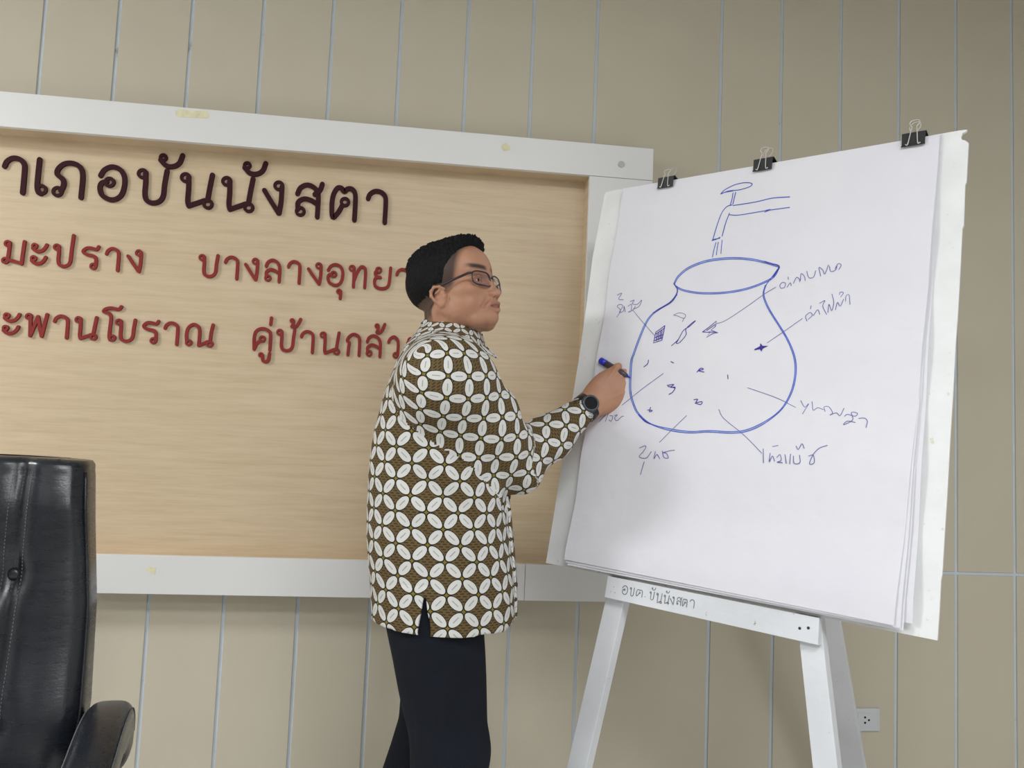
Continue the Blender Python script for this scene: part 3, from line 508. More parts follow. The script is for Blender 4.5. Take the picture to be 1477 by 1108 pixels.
for key, l, r, t0, b0 in wr:
    l, r, t0, b0 = 780+l/6.154, 780+r/6.154, 780+t0/6.154, 780+b0/6.154
    s0, tt0 = onb(l, (t0+b0)/2, CO); s1, tt1 = onb(r, (t0+b0)/2, CO); _, ta = onb((l+r)/2, t0, CO); _, tb = onb((l+r)/2, b0, CO)
    W0, stl_ = GL[key]
    for st in stl_:
        if st[0] == 'o':
            P = [(s0+(st[1]/W0)*(s1-s0)+st[3]*(tb-ta)*.8*math.cos(a*PI/5), -tb+st[2]*(tb-ta)+st[3]*(tb-ta)*.8*math.sin(a*PI/5)) for a in range(11)]
        else: P = [tuple(q_) for q_ in catmull([(s0+(a/W0)*(s1-s0), -tb+b*(tb-ta)) for a, b in st], 3)]
        v_, f_ = ribbon(P, .0016, .0002, to3b); k = len(V); V += v_; Fc += [tuple(i+k for i in g) for g in f_]
mesh('handwriting', V, Fc, M_PENCIL, bar)

# ------------------------------------------------------------------ binder clips
def clip(cx, cy, wpx, label, flip=1, rot=0.0):
    s, tt = onb(cx, cy, .012); w_ = abs(onb(cx+wpx/2, cy, .012)[0]-onb(cx-wpx/2, cy, .012)[0])
    hgt = w_*.62; t0 = onb(cx, cy-wpx*.33, .012)[1]
    e_ = empty('binder_clip', bp(s, t0+hgt/2, .005), label, 'binder clip', 'binder clips along the top of the board')
    P = lambda a, b, c: bp(s+a, t0+b, c)
    hw = w_/2; V = []; prof = [(-.011, hgt*.9), (-.0125, .001), (.012, -.002), (.0165, .001), (.0138, hgt), (.0152, hgt*1.02), (.0175, .0005), (.012, -.0035), (-.0135, -.001), (-.0122, hgt*.9)]
    n = len(prof)
    for a in (-1, 1):
        for (c, b) in prof: V.append(P(a*hw*(1.0 if b < hgt*.5 else .97), b, c))
    Fc = [(i, (i+1) % n, n+(i+1) % n, n+i) for i in range(n)]
    for k in (0, n):
        for a in range(n//2-1): f = (k+a, k+a+1, k+n-2-a, k+n-1-a); Fc.append(f)
    mesh('clip_body', V, Fc, M_BLACK, e_)
    for b0 in (hgt, ): tube('clip_lip', [P(-hw, hgt*1.0, .0152), P(0, hgt*1.0, .0152), P(hw, hgt*1.0, .0152)], .0013, M_BLACK, e_, 6)
    # wire handles: legs come out of the lip, run up over the spine and close in a loop
    def wire(z0, lean, h_, off):
        a = hw*.42; b = hw*.20; c = hw*.42
        pts = [P(off-a*1.5, hgt*.93, z0), P(off-a, hgt*.95, z0+.001), P(off-b*1.3, -hgt*.12, z0+lean*.3), P(off-b, -h_*.45, z0+lean*.6), P(off-c, -h_*.72, z0+lean*.8), P(off-c*.75, -h_*.95, z0+lean), P(off, -h_, z0+lean), P(off+c*.75, -h_*.95, z0+lean), P(off+c, -h_*.72, z0+lean*.8), P(off+b, -h_*.45, z0+lean*.6), P(off+b*1.3, -hgt*.12, z0+lean*.3), P(off+a, hgt*.95, z0+.001), P(off+a*1.5, hgt*.93, z0)]
        tube('clip_handle', catmull(pts, 4), .0011, M_WIRE, e_, 6)
    wire(.0185, -.004, hgt*1.05*flip, rot)
    a = hw*.42
    back = [P(rot-hw*.75, 0, -.014), P(rot-hw*.65, -hgt*.8, -.02), P(rot-hw*.85, -hgt*1.3, -.024), P(rot-hw*.6, -hgt*1.75, -.028), P(rot-hw*.1, -hgt*1.78, -.028), P(rot+hw*.1, -hgt*1.3, -.024), P(rot-hw*.15, -hgt*.8, -.02), P(rot-hw*.1, 0, -.014)]
    tube('clip_handle', catmull(back, 4), .0011, M_WIRE, e_, 6)
clip(961, 264, 22, 'black binder clip nearest the white sign frame, leftmost of three', .75)
clip(1101, 239, 27, 'middle black binder clip above the drawn tap')
clip(1318, 204, 34, 'largest looking black binder clip near the torn corner, rightmost of three')

# ------------------------------------------------------------------ signed-distance modelling
def seg(a, b, ra, rb):
    a, b = np.array(a, float), np.array(b, float); d = b-a; L2 = float(d@d)
    def f(X, Y, Z):
        h = np.clip(((X-a[0])*d[0]+(Y-a[1])*d[1]+(Z-a[2])*d[2])/L2, 0, 1)
        return np.sqrt((X-a[0]-h*d[0])**2+(Y-a[1]-h*d[1])**2+(Z-a[2]-h*d[2])**2)-(ra+(rb-ra)*h)
    r = max(ra, rb); return f, np.minimum(a, b)-r, np.maximum(a, b)+r
def ell(c, r, R=None):
    c, r = np.array(c, float), np.array(r, float); R = np.eye(3) if R is None else np.array(R, float)   # rows of R: local axes
    def f(X, Y, Z):
        x, y, z = X-c[0], Y-c[1], Z-c[2]
        p_ = [R[i, 0]*x+R[i, 1]*y+R[i, 2]*z for i in range(3)]
        k0 = np.sqrt(sum((p_[i]/r[i])**2 for i in range(3))); k1 = np.sqrt(sum((p_[i]/r[i]**2)**2 for i in range(3)))+1e-9
        return k0*(k0-1)/k1
    m = r.max(); return f, c-m, c+m
class Clay:
    def __init__(s, lo, hi, h):
        s.lo = np.array(lo, float); s.h = h; n = np.ceil((np.array(hi)-s.lo)/h).astype(int)+1; s.n = n
        s.ax = [s.lo[i]+h*np.arange(n[i]) for i in range(3)]; s.F = np.full(n, .3, np.float32)
    def op(s, prim, k=.01, mode='add'):
        f, lo, hi = prim; pad = k*1.5+3*s.h
        i0 = [max(0, int((lo[i]-pad-s.lo[i])/s.h)) for i in range(3)]; i1 = [min(s.n[i], int((hi[i]+pad-s.lo[i])/s.h)+2) for i in range(3)]
        if any(a >= b for a, b in zip(i0, i1)): return s
        sl = tuple(slice(a, b) for a, b in zip(i0, i1))
        X, Y, Z = np.meshgrid(*[s.ax[i][sl[i]].astype(np.float32) for i in range(3)], indexing='ij')
        b = f(X, Y, Z).astype(np.float32); a = s.F[sl]
        if mode == 'add': hh = np.clip(.5+.5*(a-b)/k, 0, 1); s.F[sl] = a*(1-hh)+b*hh-k*hh*(1-hh)
        elif mode == 'sub': hh = np.clip(.5-.5*(a+b)/k, 0, 1); s.F[sl] = a*(1-hh)-b*hh+k*hh*(1-hh)
        return s
    def add(s, prim, k=.01): return s.op(prim, k)
    def sub(s, prim, k=.01): return s.op(prim, k, 'sub')
    def mesh(s):
        F = s.F; I = F < 0; n = np.array(F.shape)-1
        cor = [(i, j, k) for i in (0, 1) for j in (0, 1) for k in (0, 1)]
        cnt = sum(I[i:i+n[0], j:j+n[1], k:k+n[2]].astype(np.int8) for i, j, k in cor); mask = (cnt > 0) & (cnt < 8)
        idx = np.full(n, -1, np.int64); cells = np.argwhere(mask); idx[tuple(cells.T)] = np.arange(len(cells))
        acc = np.zeros((len(cells), 3)); num = np.zeros(len(cells))
        for a in cor:
            for ax_ in range(3):
                if a[ax_]: continue
                b = list(a); b[ax_] = 1
                fa = F[tuple((cells+np.array(a)).T)]; fb = F[tuple((cells+np.array(b)).T)]; m = (fa < 0) != (fb < 0)
                t_ = np.where(m, fa/(fa-fb+1e-12), 0); p_ = np.array(a)[None]+t_[:, None]*(np.array(b)-np.array(a))[None]
                acc += p_*m[:, None]; num += m
        V = s.lo+(cells+acc/num[:, None])*s.h
        quads = []
        for ax_ in range(3):
            o1, o2 = [(1, 2), (2, 0), (0, 1)][ax_]
            A = np.take(I, range(0, I.shape[ax_]-1), ax_); B = np.take(I, range(1, I.shape[ax_]), ax_); E = np.argwhere(A != B)
            ok = (E[:, o1] > 0) & (E[:, o2] > 0) & (E[:, o1] < n[o1]) & (E[:, o2] < n[o2]); E = E[ok]
            fl = A[tuple(E.T)]
            e1_ = np.zeros(3, int); e1_[o1] = 1; e2_ = np.zeros(3, int); e2_[o2] = 1
            Q = np.stack([idx[tuple((E-e1_-e2_).T)], idx[tuple((E-e2_).T)], idx[tuple(E.T)], idx[tuple((E-e1_).T)]], 1)
            Q[~fl] = Q[~fl][:, ::-1]; quads.append(Q)
        return V, np.concatenate(quads)
def clayobj(name, V, Q, mat, parent):
    me = bpy.data.meshes.new(name); me.vertices.add(len(V)); me.vertices.foreach_set('co', V.astype(np.float32).ravel())
    me.loops.add(len(Q)*4); me.loops.foreach_set('vertex_index', Q.astype(np.int32).ravel())
    me.polygons.add(len(Q)); me.polygons.foreach_set('loop_start', np.arange(0, len(Q)*4, 4, dtype=np.int32)); me.polygons.foreach_set('loop_total', np.full(len(Q), 4, np.int32))
    me.polygons.foreach_set('use_smooth', np.ones(len(Q), bool)); me.update(calc_edges=True); me.validate()
    me.materials.append(mat); o = bpy.data.objects.new(name, me); COL.objects.link(o)
    o.parent = parent; o.matrix_parent_inverse = Matrix.Translation(parent.location).inverted()
    return o

# ------------------------------------------------------------------ the man
YM = -.50
hipc = at(628, 880, YM)
man = empty('person', (hipc[0], YM, 0), 'man in olive and white batik shirt and dark trousers drawing at the flipchart', 'person')
# --- key joints
SHO = at(648, 553, -.665); ELB = at(742, 664, -.53); WRI = at(850, 585, -.455)
TY = -.17                                   # torso yaw (towards the camera)
tF = np.array([math.cos(TY), math.sin(TY), 0]); tS = np.array([-math.sin(TY), math.cos(TY), 0])
rings = [(905, 535, 741, .188), (870, 534, 741, .188), (830, 532, 740, .188), (790, 531, 737, .188), (750, 531, 733, .185), (720, 532, 731, .183), (690, 534, 731, .183), (660, 538, 731, .185),
         (630, 543, 728, .19), (600, 551, 722, .195), (575, 557, 714, .2), (550, 566, 709, .2), (528, 576, 705, .19), (510, 586, 702, .17), (497, 595, 698, .135), (485, 603, 694, .10), (474, 611, 689, .075), (466, 616, 684, .060)]
Rz = []; 
for (y, xl, xr_, b) in rings:
    pl, pr = at(xl, y, YM), at(xr_, y, YM); c = (pl+pr)/2; a = (pr[0]-pl[0])/2
    # silhouette half width of an ellipse turned by TY
    a = math.sqrt(max(a*a-(b*math.sin(TY))**2, .0009))/math.cos(TY); Rz.append((c[2], c[0], a, b))
Rz = np.array(Rz[::-1][::-1]); Rz = Rz[np.argsort(Rz[:, 0])]
def torsof(shrink=0.0):
    def f(X, Y, Z):
        cx = np.interp(Z, Rz[:, 0], Rz[:, 1]); a = np.interp(Z, Rz[:, 0], Rz[:, 2])-shrink; b = np.interp(Z, Rz[:, 0], Rz[:, 3])-shrink
        x = X-cx; y = Y-YM; xf = x*tF[0]+y*tF[1]; ys = x*tS[0]+y*tS[1]
        e_ = 2.3; k = (np.abs(xf/a)**e_+np.abs(ys/b)**e_)**(1/e_)
        return np.maximum((k-1)*np.minimum(a, b), Z-Rz[-1, 0]-.0)
    return f
BLO, BHI = np.array([.8, -.85, .5]), np.array([1.75, -.2, 1.6])
zh = Rz[0, 0]+.022                              # hem height
LSH = at(640, 560, -.33); LEL = np.array([LSH[0]-.01, -.275, 1.0]); LWR = np.array([LSH[0]+.03, -.29, .76])
slv = Clay((.78, -.92, zh-.03), (1.72, -.12, 1.56), .0055)
slv.add((torsof(), BLO, BHI), .02)
slv.add(seg(SHO+np.array([-.005, .055, .012]), SHO, .075, .094), .045)
MID = (SHO+ELB)/2+np.array([0, 0, -.005])
slv.add(seg(SHO, MID, .094, .084), .035); slv.add(seg(MID, ELB, .084, .070), .025)
FM = ELB+(WRI-ELB)*.5+np.array([0, 0, -.006]); CUF = ELB+(WRI-ELB)*.86
slv.add(seg(ELB, FM, .069, .052), .02); slv.add(seg(FM, CUF, .052, .037), .02)
slv.add(seg(LSH+np.array([0, -.03, .01]), LSH, .07, .08), .04); slv.add(seg(LSH, LEL, .08, .065), .03); slv.add(seg(LEL, LWR*.85+LEL*.15, .065, .042), .02)
# hollow the hem and the cuff, cut the side vent
cutf = lambda X, Y, Z: np.maximum(torsof(.011)(X, Y, Z), Z-(zh+.10))
slv.op((cutf, BLO, np.array([1.75, -.2, zh+.1])), .004, 'sub')
X_, Y_, Z_ = np.meshgrid(*slv.ax, indexing='ij'); slv.F = np.maximum(slv.F, (zh+.006*np.sin(X_*14+1)-Z_).astype(np.float32)); 
vx = at(613.5, 870, YM-.18)[0]
ventd = np.maximum(np.abs(X_-vx-.0)-np.clip((zh+.095-Z_)*.07, -.01, .0062), np.maximum(Y_-(YM-.10), Z_-(zh+.10)))
slv.F = np.maximum(slv.F, -ventd.astype(np.float32))
cw = (WRI-ELB)/np.linalg.norm(WRI-ELB)
slv.op(seg(CUF-cw*.0, CUF+cw*.06, .0315, .0315), .003, 'sub')
V, Q = slv.mesh()
dT = torsof()(V[:, 0], V[:, 1], V[:, 2])
def path_uv(P, pts, rad):
    best = np.full(len(P), 9.0); rr_ = np.full(len(P), .07); vv = np.zeros(len(P)); uu = np.zeros(len(P)); acc = 0; ref = np.array([0, 0, 1.0])
    for a, b in zip(pts[:-1], pts[1:]):
        d = b-a; L = np.linalg.norm(d); t_ = (P-a)@d/L/L; tc = np.clip(t_, 0, 1); q_ = P-a-tc[:, None]*d; r = np.linalg.norm(q_, axis=1)
        e2 = np.cross(d/L, [0, 1.0, 0]); e2 /= np.linalg.norm(e2); e3 = np.cross(d/L, e2)
        m = r < best
        te = t_ if (a is pts[0]) else np.maximum(t_, 0)
        q_ = P-a-te[:, None]*d
        along = te*L
        if a is pts[0]: nd = np.linalg.norm(P-a, axis=1)+1e-9; along = np.where(t_ < 0, -nd*np.arcsin(np.clip(-t_*L/nd, 0, 1)), along)
        vv = np.where(m, acc+along, vv); uu = np.where(m, np.arctan2(q_@e2, (q_@e3)), uu); rr_ = np.where(m, np.minimum(np.linalg.norm(q_, axis=1), .12), rr_); best = np.where(m, r, best); acc += L
    return uu, vv, best, rr_
uR, vR, bR, rR = path_uv(V, [SHO, ELB, WRI], .068); uL, vL, bL, rL = path_uv(V, [LSH, LEL, LWR], .068)
# cloth folds
N0 = np.zeros_like(V); 
armR = ((bR < .122) & (V[:, 1] < YM-.02)) | ((bR < .1) & (V[:, 0] > ELB[0])); armL = (bL < .105) & (V[:, 1] > YM+.05)
gx = np.array([noise.noise((p_[0]*5, p_[1]*5, p_[2]*2.0)) for p_ in V]); g2 = np.array([noise.noise((p_[0]*11+5, p_[1]*11, p_[2]*6)) for p_ in V])
fold = .011*gx+.0045*g2
fold += np.where(armR, .0045*np.sin(vR*62+2.2*np.sin(uR*1.5+1.0)+gx*3)*np.exp(-((vR-np.linalg.norm(ELB-SHO))/.13)**2), 0)
lo_fold = np.exp(-((V[:, 2]-1.10)/.10)**2)*np.exp(-((V[:, 0]-SHO[0]-.02)/.10)**2)*(V[:, 1] < YM)
fold += np.where(~armR, .007*np.sin((V[:, 2]*.8+V[:, 0]*.55)*70)*lo_fold, 0)
# push along the numeric gradient of the field
def grad(P):
    g = np.zeros_like(P); s_ = slv.h*1.5
    def samp(P_):
        c = (P_-slv.lo)/slv.h; i = np.clip(np.floor(c).astype(int), 0, slv.n-2); f = c-i; r = 0
        for a in (0, 1):
            for b in (0, 1):
                for d in (0, 1):
                    w_ = np.abs(1-a-f[:, 0])*np.abs(1-b-f[:, 1])*np.abs(1-d-f[:, 2]); r = r+w_*slv.F[i[:, 0]+a, i[:, 1]+b, i[:, 2]+d]
        return r
    for k in range(3):
        e_ = np.zeros(3); e_[k] = s_; g[:, k] = samp(P+e_)-samp(P-e_)
    return g/(np.linalg.norm(g, axis=1)[:, None]+1e-9)
G_ = grad(V); V = V+G_*fold[:, None]
shirt = clayobj('batik_shirt', V, Q, M_BATIK, man); VS, QS = V, Q
me = shirt.data
cxv = np.interp(V[:, 2], Rz[:, 0], Rz[:, 1]); xf = (V[:, 0]-cxv)*tF[0]+(V[:, 1]-YM)*tF[1]; ys = (V[:, 0]-cxv)*tS[0]+(V[:, 1]-YM)*tS[1]
th_ = np.arctan2(xf, -ys)                       # 0 at the man's right side
uT = th_*.178; rl_ = np.hypot(xf, ys); rc_ = 1/np.sqrt((np.cos(th_-PI/2)/.165)**2+(np.sin(th_-PI/2)/.195)**2); vT = V[:, 2]+np.where(V[:, 2] > 1.3, np.maximum(0, rc_-rl_-.03), 0)
li = np.zeros(len(me.loops), np.int32); me.loops.foreach_get('vertex_index', li); li4 = li.reshape(-1, 4)
kind = np.where(armR, 1, np.where(armL, 2, 0)); kf = np.sort(kind[li4], axis=1)[:, 1][:, None].repeat(4, 1)
UVv = np.zeros((len(li4), 4, 2))
for k, (a, b, rad_) in enumerate(((th_, vT, None), (uR, vR, rR), (uL, vL, rL))):
    A = a[li4]; A = A-np.round((A-A[:, :1])/(2*PI))*2*PI; A = A*(.178 if rad_ is None else rad_[li4])
    m = kf == k; UVv[..., 0] = np.where(m, A, UVv[..., 0]); UVv[..., 1] = np.where(m, b[li4], UVv[..., 1])
uvl = me.uv_layers.new(name='cloth'); uvl.data.foreach_set('uv', UVv.astype(np.float32).ravel())
sm = shirt.modifiers.new('soften', 'SMOOTH'); sm.factor = .5; sm.iterations = 3

# --- trousers
tr = Clay((.75, -.85, .03), (1.6, -.15, .98), .007)
hipN = at(622, 866, YM-.066); hipF = at(640, 866, YM+.085)
kN = at(650, 1085, YM-.085); kF = at(618, 1075, YM+.09)
tr.add((torsof(.035), BLO, BHI), .02)
X_, Y_, Z_ = np.meshgrid(*tr.ax, indexing='ij'); tr.F = np.maximum(tr.F, np.maximum(Z_-.93, (zh+.035)-Z_).astype(np.float32))
tr.add(seg(hipN+np.array([.0, .0, .02]), kN, .106, .080), .02); tr.add(seg(hipF, kF, .088, .072), .02)
aN = np.array([kN[0]-.015, kN[1]+.005, .10]); aF = np.array([kF[0]-.15, kF[1], .10])
tr.add(seg(kN, aN, .083, .072), .02); tr.add(seg(kF, aF, .082, .070), .02)
tr.F = np.maximum(tr.F, (.055-Z_).astype(np.float32))
V, Q = tr.mesh()
fo = np.array([.006*noise.noise((p_[0]*7, p_[1]*7, p_[2]*3.4))+.004*noise.noise((p_[0]*13+3, p_[1]*13, p_[2]*9)) for p_ in V])
cc = V-np.stack([np.where(V[:, 1] < YM, kN[0], kF[0]), np.where(V[:, 1] < YM, kN[1], kF[1]), V[:, 2]], 1); cc /= np.linalg.norm(cc, axis=1)[:, None]+1e-6
V = V+cc*fo[:, None]
tro = clayobj('trousers', V, Q, M_TROUS, man); sm = tro.modifiers.new('soften', 'SMOOTH'); sm.iterations = 3
# --- shoes
for ankle, yaw in ((aN, -.1), (aF, .05)):
    s_ = Clay((-.12, -.07, -.005), (.24, .07, .14), .005)
    s_.add(seg((-.04, 0, .035), (.05, .0, .04), .042, .042), .02).add(seg((.05, 0, .03), (.165, 0, .022), .046, .036), .02).add(seg((-.02, 0, .05), (-.01, 0, .12), .044, .046), .02)
    X_, Y_, Z_ = np.meshgrid(*s_.ax, indexing='ij'); s_.F = np.maximum(s_.F, -Z_.astype(np.float32)); V, Q = s_.mesh()
    c_, si = math.cos(yaw), math.sin(yaw); V = np.stack([V[:, 0]*c_-V[:, 1]*si+ankle[0], V[:, 0]*si+V[:, 1]*c_+ankle[1], V[:, 2]], 1)
    clayobj('shoe', V, Q, M_SHOE, man)

# --- head (local frame: x forward, y to his left, z up; centimetres, eyes at z = 0)
HS = .0098
def headframe():
    yaw, pitch, roll = math.radians(-35), math.radians(-13), 0.0
    return Matrix.Rotation(yaw, 3, 'Z') @ Matrix.Rotation(pitch, 3, 'Y') @ Matrix.Rotation(roll, 3, 'X')
HR = np.array(headframe()); HC = at(656, 422, -.515)
def hw3(P):
    P = np.array(P, float); P[..., 2] = np.where(P[..., 2] < 0, P[..., 2]*.87, P[..., 2]*.98); return P@HR.T*HS+HC
hd = Clay((-13, -10, -21), (14, 10, 14), .23)
def both(fn, p_, *a, k, mode='add'):
    for s_ in (1, -1):
        q_ = np.array(p_, float); q_[..., 1] *= s_
        hd.op(fn(*q_, *a) if q_.ndim > 1 else fn(q_, *a), k, mode)
hd.add(ell((-1.9, 0, 3.3), (9.6, 7.5, 8.2)), 1)
hd.add(ell((2.6, 0, 4.0), (6.7, 6.5, 6.4)), 1.5)
hd.add(ell((3.0, 0, -3.6), (6.0, 5.9, 6.6)), 2)
hd.add(ell((2.4, 0, -7.6), (5.9, 5.5, 3.7)), 1.5)
hd.add(ell((7.3, 0, -9.5), (2.1, 2.5, 1.9)), 1.6)
both(seg, [(-.6, 5.5, -5.5), (5.6, 2.9, -10.0)], 1.7, 1.5, k=1.6)
both(ell, (5.6, 4.3, -2.4), (2.6, 2.3, 1.9), k=1.5)
both(ell, (4.4, 4.3, -6.0), (2.8, 1.9, 2.8), k=1.5)
both(seg, [(8.3, 1.0, 2.2), (6.9, 4.4, 2.5)], .95, .8, k=.9)
both(ell, (9.3, 3.2, -.1), (1.6, 1.9, 1.35), k=.8, mode='sub')
hd.add(seg((8.8, 0, 1.2), (10.1, 0, -3.4), .75, .95), .9)
hd.add(ell((10.6, 0, -3.7), (1.15, 1.2, 1.0)), .5)
both(ell, (9.6, 1.3, -4.2), (1.15, .75, .8), k=.45)
both(ell, (10.1, .65, -4.9), (.55, .35, .35), k=.2, mode='sub')
hd.add(ell((7.4, 0, -6.7), (2.7, 3.2, 2.4)), 1.4)
both(seg, [(9.9, 1.9, -4.6), (8.4, 3.3, -7.4)], .30, .22, k=.9, mode='sub')
both(seg, [(8.6, 2.6, -7.1), (10.5, .35, -6.45)], .3, .56, k=.35)
both(seg, [(8.6, 2.5, -7.4), (10.25, .2, -8.2)], .35, .66, k=.35)
both(seg, [(8.9, 2.5, -7.2), (11.2, .0, -7.35)], .12, .42, k=.2, mode='sub')
hd.add(seg((9.6, 0, -5.6), (9.8, 0, -6.2), .35, .4), .6)
# lids
both(seg, [(7.6, 4.5, .15), (8.55, 3.2, .62)], .32, .36, k=.3); both(seg, [(8.55, 3.2, .62), (8.3, 1.9, .0)], .36, .3, k=.3)
both(seg, [(7.6, 4.5, -.1), (8.35, 3.2, -.75)], .3, .3, k=.4); both(seg, [(8.35, 3.2, -.75), (8.2, 1.9, -.1)], .3, .3, k=.4)
# ears
EX = 1.2
E3 = lambda x, y_, z: (x*.92+EX, y_, z*.84-1.5)
for s_ in (1, -1):
    hd.add(ell(E3(-1.0, 7.15*s_, -2.0), (1.5, .8, 2.1)), .6)
    rim = [(.4, 7.3, .3), (-.4, 7.9, 1.2), (-1.6, 8.4, 1.3), (-2.6, 8.5, .3), (-2.8, 8.4, -1.2), (-2.2, 8.0, -2.8), (-1.2, 7.6, -4.0)]
    for a, b in zip(rim[:-1], rim[1:]): hd.add(seg(E3(a[0], a[1]*s_, a[2]), E3(b[0], b[1]*s_, b[2]), .36, .36), .3)
    hd.add(ell(E3(-.8, 7.5*s_, -4.3), (.85, .5, .85)), .4)
    hd.op(ell(E3(-1.1, 8.25*s_, -1.2), (1.0, .75, 1.35)), .35, 'sub')
    hd.add(ell(E3(.3, 7.4*s_, -1.9), (.45, .45, .6)), .3)
    hd.add(seg(E3(-.6, 7.75*s_, .3), E3(-1.7, 8.0*s_, -.6), .28, .25), .3)
# neck
hd.add(seg((-2.0, 0, -5), (-2.9, 0, -19), 5.2, 5.6), 2.2)
both(seg, [(-2.5, 5.0, -6.5), (.2, 2.0, -18)], 1.5, 1.3, k=1.5)
V, Q = hd.mesh(); headV = V.copy()
# lips and hairline stubble as attributes
x, y, z = V.T
lip = np.exp(-(((z+7.2)/1.05)**2)**1.5)*np.exp(-((y/2.4)**2)**2)*(x > 8.3)
ang = np.maximum(0, 1-np.maximum(0, x-.0)/6.0)
hl = 1.6+np.maximum(0, (x-2.6))*1.15            # hairline height as a function of forward position
hlb = np.interp(x, [-12, -3.0, -1.6, 2.8, 5.4, 7.5], [-9.5, -9.0, -2.6, -2.4, 1.5, 6])
stub = np.clip((z-hlb-.0)/2.6, 0, 1)*np.clip((6.6-x+.25*(z-6))/1.6, 0, 1)
earm = (np.abs(y) > 7.35) & (x < 2.2) & (x > -2.2) & (z < 1.9) & (z > -5.5); stub = np.where(earm, 0, stub)
brow = np.exp(-(((z-2.75-.12*np.abs(y))/.58)**2)**2)*np.exp(-(((np.abs(y)-3.2)/2.3)**2)**3)*(x > 5.0)
stub = np.maximum(stub*.9, brow*.95)
mus = np.exp(-(((z+5.7)/.6)**2))*np.exp(-((y/2.6)**4))*(x > 8)*.0
nV = len(V); V = hw3(V)
# right hand + forearm and left hand are further islands of the same body mesh
def hand(Wp, wdir, bdir, curl, scale=1.0, side=1, spread=0.0, thumb=None, lead=None):
    """Wp wrist; wdir wrist->knuckles; bdir back of the hand; thumb side = cross(b, w)*side"""
    w_ = np.array(wdir, float); w_ /= np.linalg.norm(w_); b = np.array(bdir, float); b -= w_*(b@w_); b /= np.linalg.norm(b); s_ = np.cross(w_, b)*side
    P = lambda a, c, d: Wp+(w_*a+s_*c+b*d)*scale
    h = Clay(Wp-.19*scale, Wp+.19*scale, .0024)
    Rm = np.array([w_, s_, b])
    h.add(seg(P(-.15, 0, 0), P(-.02, 0, 0), .030*scale, .027*scale), .01)
    h.add(ell(P(.0, 0, 0), (.035*scale, .029*scale, .021*scale), Rm), .015)
    h.add(ell(P(.045, .0, 0), (.050*scale, .039*scale, .0155*scale), Rm), .015)
    h.add(ell(P(.03, .022, -.008), (.035*scale, .016*scale, .015*scale), Rm), .012)   # thenar
    h.add(ell(P(.035, -.024, -.006), (.038*scale, .014*scale, .014*scale), Rm), .012)
    fs = [(.030, .088, (.041, .025, .020), .0088), (.0105, .091, (.045, .028, .021), .0090), (-.0095, .087, (.042, .026, .020), .0084), (-.028, .080, (.033, .020, .018), .0075)]
    for i, (c, a, L, r) in enumerate(fs):
        ang_ = 0; p_ = np.array(P(a, c, .002)); h.add(seg(P(.03, c*.8, .001), p_, .009*scale, r*1.08*scale), .006)
        h.add(ell(P(a, c, .0065), (.010*scale, .0075*scale, .0075*scale), Rm), .003); h.add(seg(P(.012, c*.35, .0115), P(a, c, .0095), .0026, .0040), .004)
        for j, (l_, cu) in enumerate(zip(L, curl[i])):
            ang_ += cu; d = w_*math.cos(ang_)-b*math.sin(ang_)+s_*spread*(1.5-i)*.1; q_ = p_+d*l_*scale
            h.add(seg(p_, q_, r*(1-.06*j)*scale, r*(.95-.08*j)*scale), .0018); p_ = q_
    tp = thumb or [(.022, .030, -.008), (.050, .050, -.018), (.078, .044, -.030), (.098, .034, -.036)]
    tr_ = [.0125, .0108, .0100, .0082]
    for j in range(3): h.add(seg(P(*tp[j]), P(*tp[j+1]), tr_[j]*scale, tr_[j+1]*scale), .004)
    return h.mesh(), P
wd_ = RR*.82+UU*.60+FF*.12
bd_ = -FF*.95-RR*.05+UU*.12
(VR, QR), PR = hand(WRI+wd_*.014, wd_, bd_, [(.35, 1.05, .7), (.62, 1.25, .8), (.75, 1.35, .8), (.85, 1.4, .8)], 1.2, 1, thumb=[(.022, .028, -.010), (.045, .040, -.030), (.070, .036, -.048), (.088, .026, -.056)])
(VL, QL), PL = hand(LWR, (.05, .02, -.95), (.05, .95, .0), [(.35, .4, .25), (.4, .45, .3), (.45, .45, .3), (.5, .5, .3)], 1.0, -1)
# hidden trunk so that neck, arms and hips are one figure
tk = Clay((.9, -.8, .75), (1.6, -.2, 1.56), .014)
tk.add((torsof(.035), BLO, BHI), .02).add(seg(SHO, ELB, .05, .04), .02).add(seg(LSH, LEL, .05, .04), .02).add(seg(ELB, WRI-cw*.06, .038, .026), .02).add(seg(LEL, LWR, .038, .026), .02)
X_, Y_, Z_ = np.meshgrid(*tk.ax, indexing='ij'); tk.F = np.maximum(tk.F, (.80-Z_).astype(np.float32))
VT, QT = tk.mesh()
allV = np.concatenate([V, VR, VL, VT]); allQ = np.concatenate([Q, QR+len(V), QL+len(V)+len(VR), QT+len(V)+len(VR)+len(VL)])
bodyo = clayobj('body', allV, allQ, M_SKIN, man)
for nm_, arr in (('lip', lip), ('stubble', stub)):
    a_ = bodyo.data.attributes.new(nm_, 'FLOAT', 'POINT'); full = np.zeros(len(allV), np.float32); full[:nV] = arr; a_.data.foreach_set('value', full)
# eyes
for s_ in (1, -1):
    c = np.array((7.25, 3.2*s_, -.05)); bm = bmesh.new(); bmesh.ops.create_uvsphere(bm, u_segments=20, v_segments=12, radius=1.22)
    for vv_ in bm.verts: vv_.co = Vector(hw3(np.array(vv_.co)+c))
    eo = bmobj('eyeball', bm, M_EYE, man, True)
    g = np.array((math.cos(.12), .0, -.1)); g /= np.linalg.norm(g); disc('iris', hw3(c+g*1.2), HR@g, .0052, .0012, M_IRIS, eo, 16, .5)
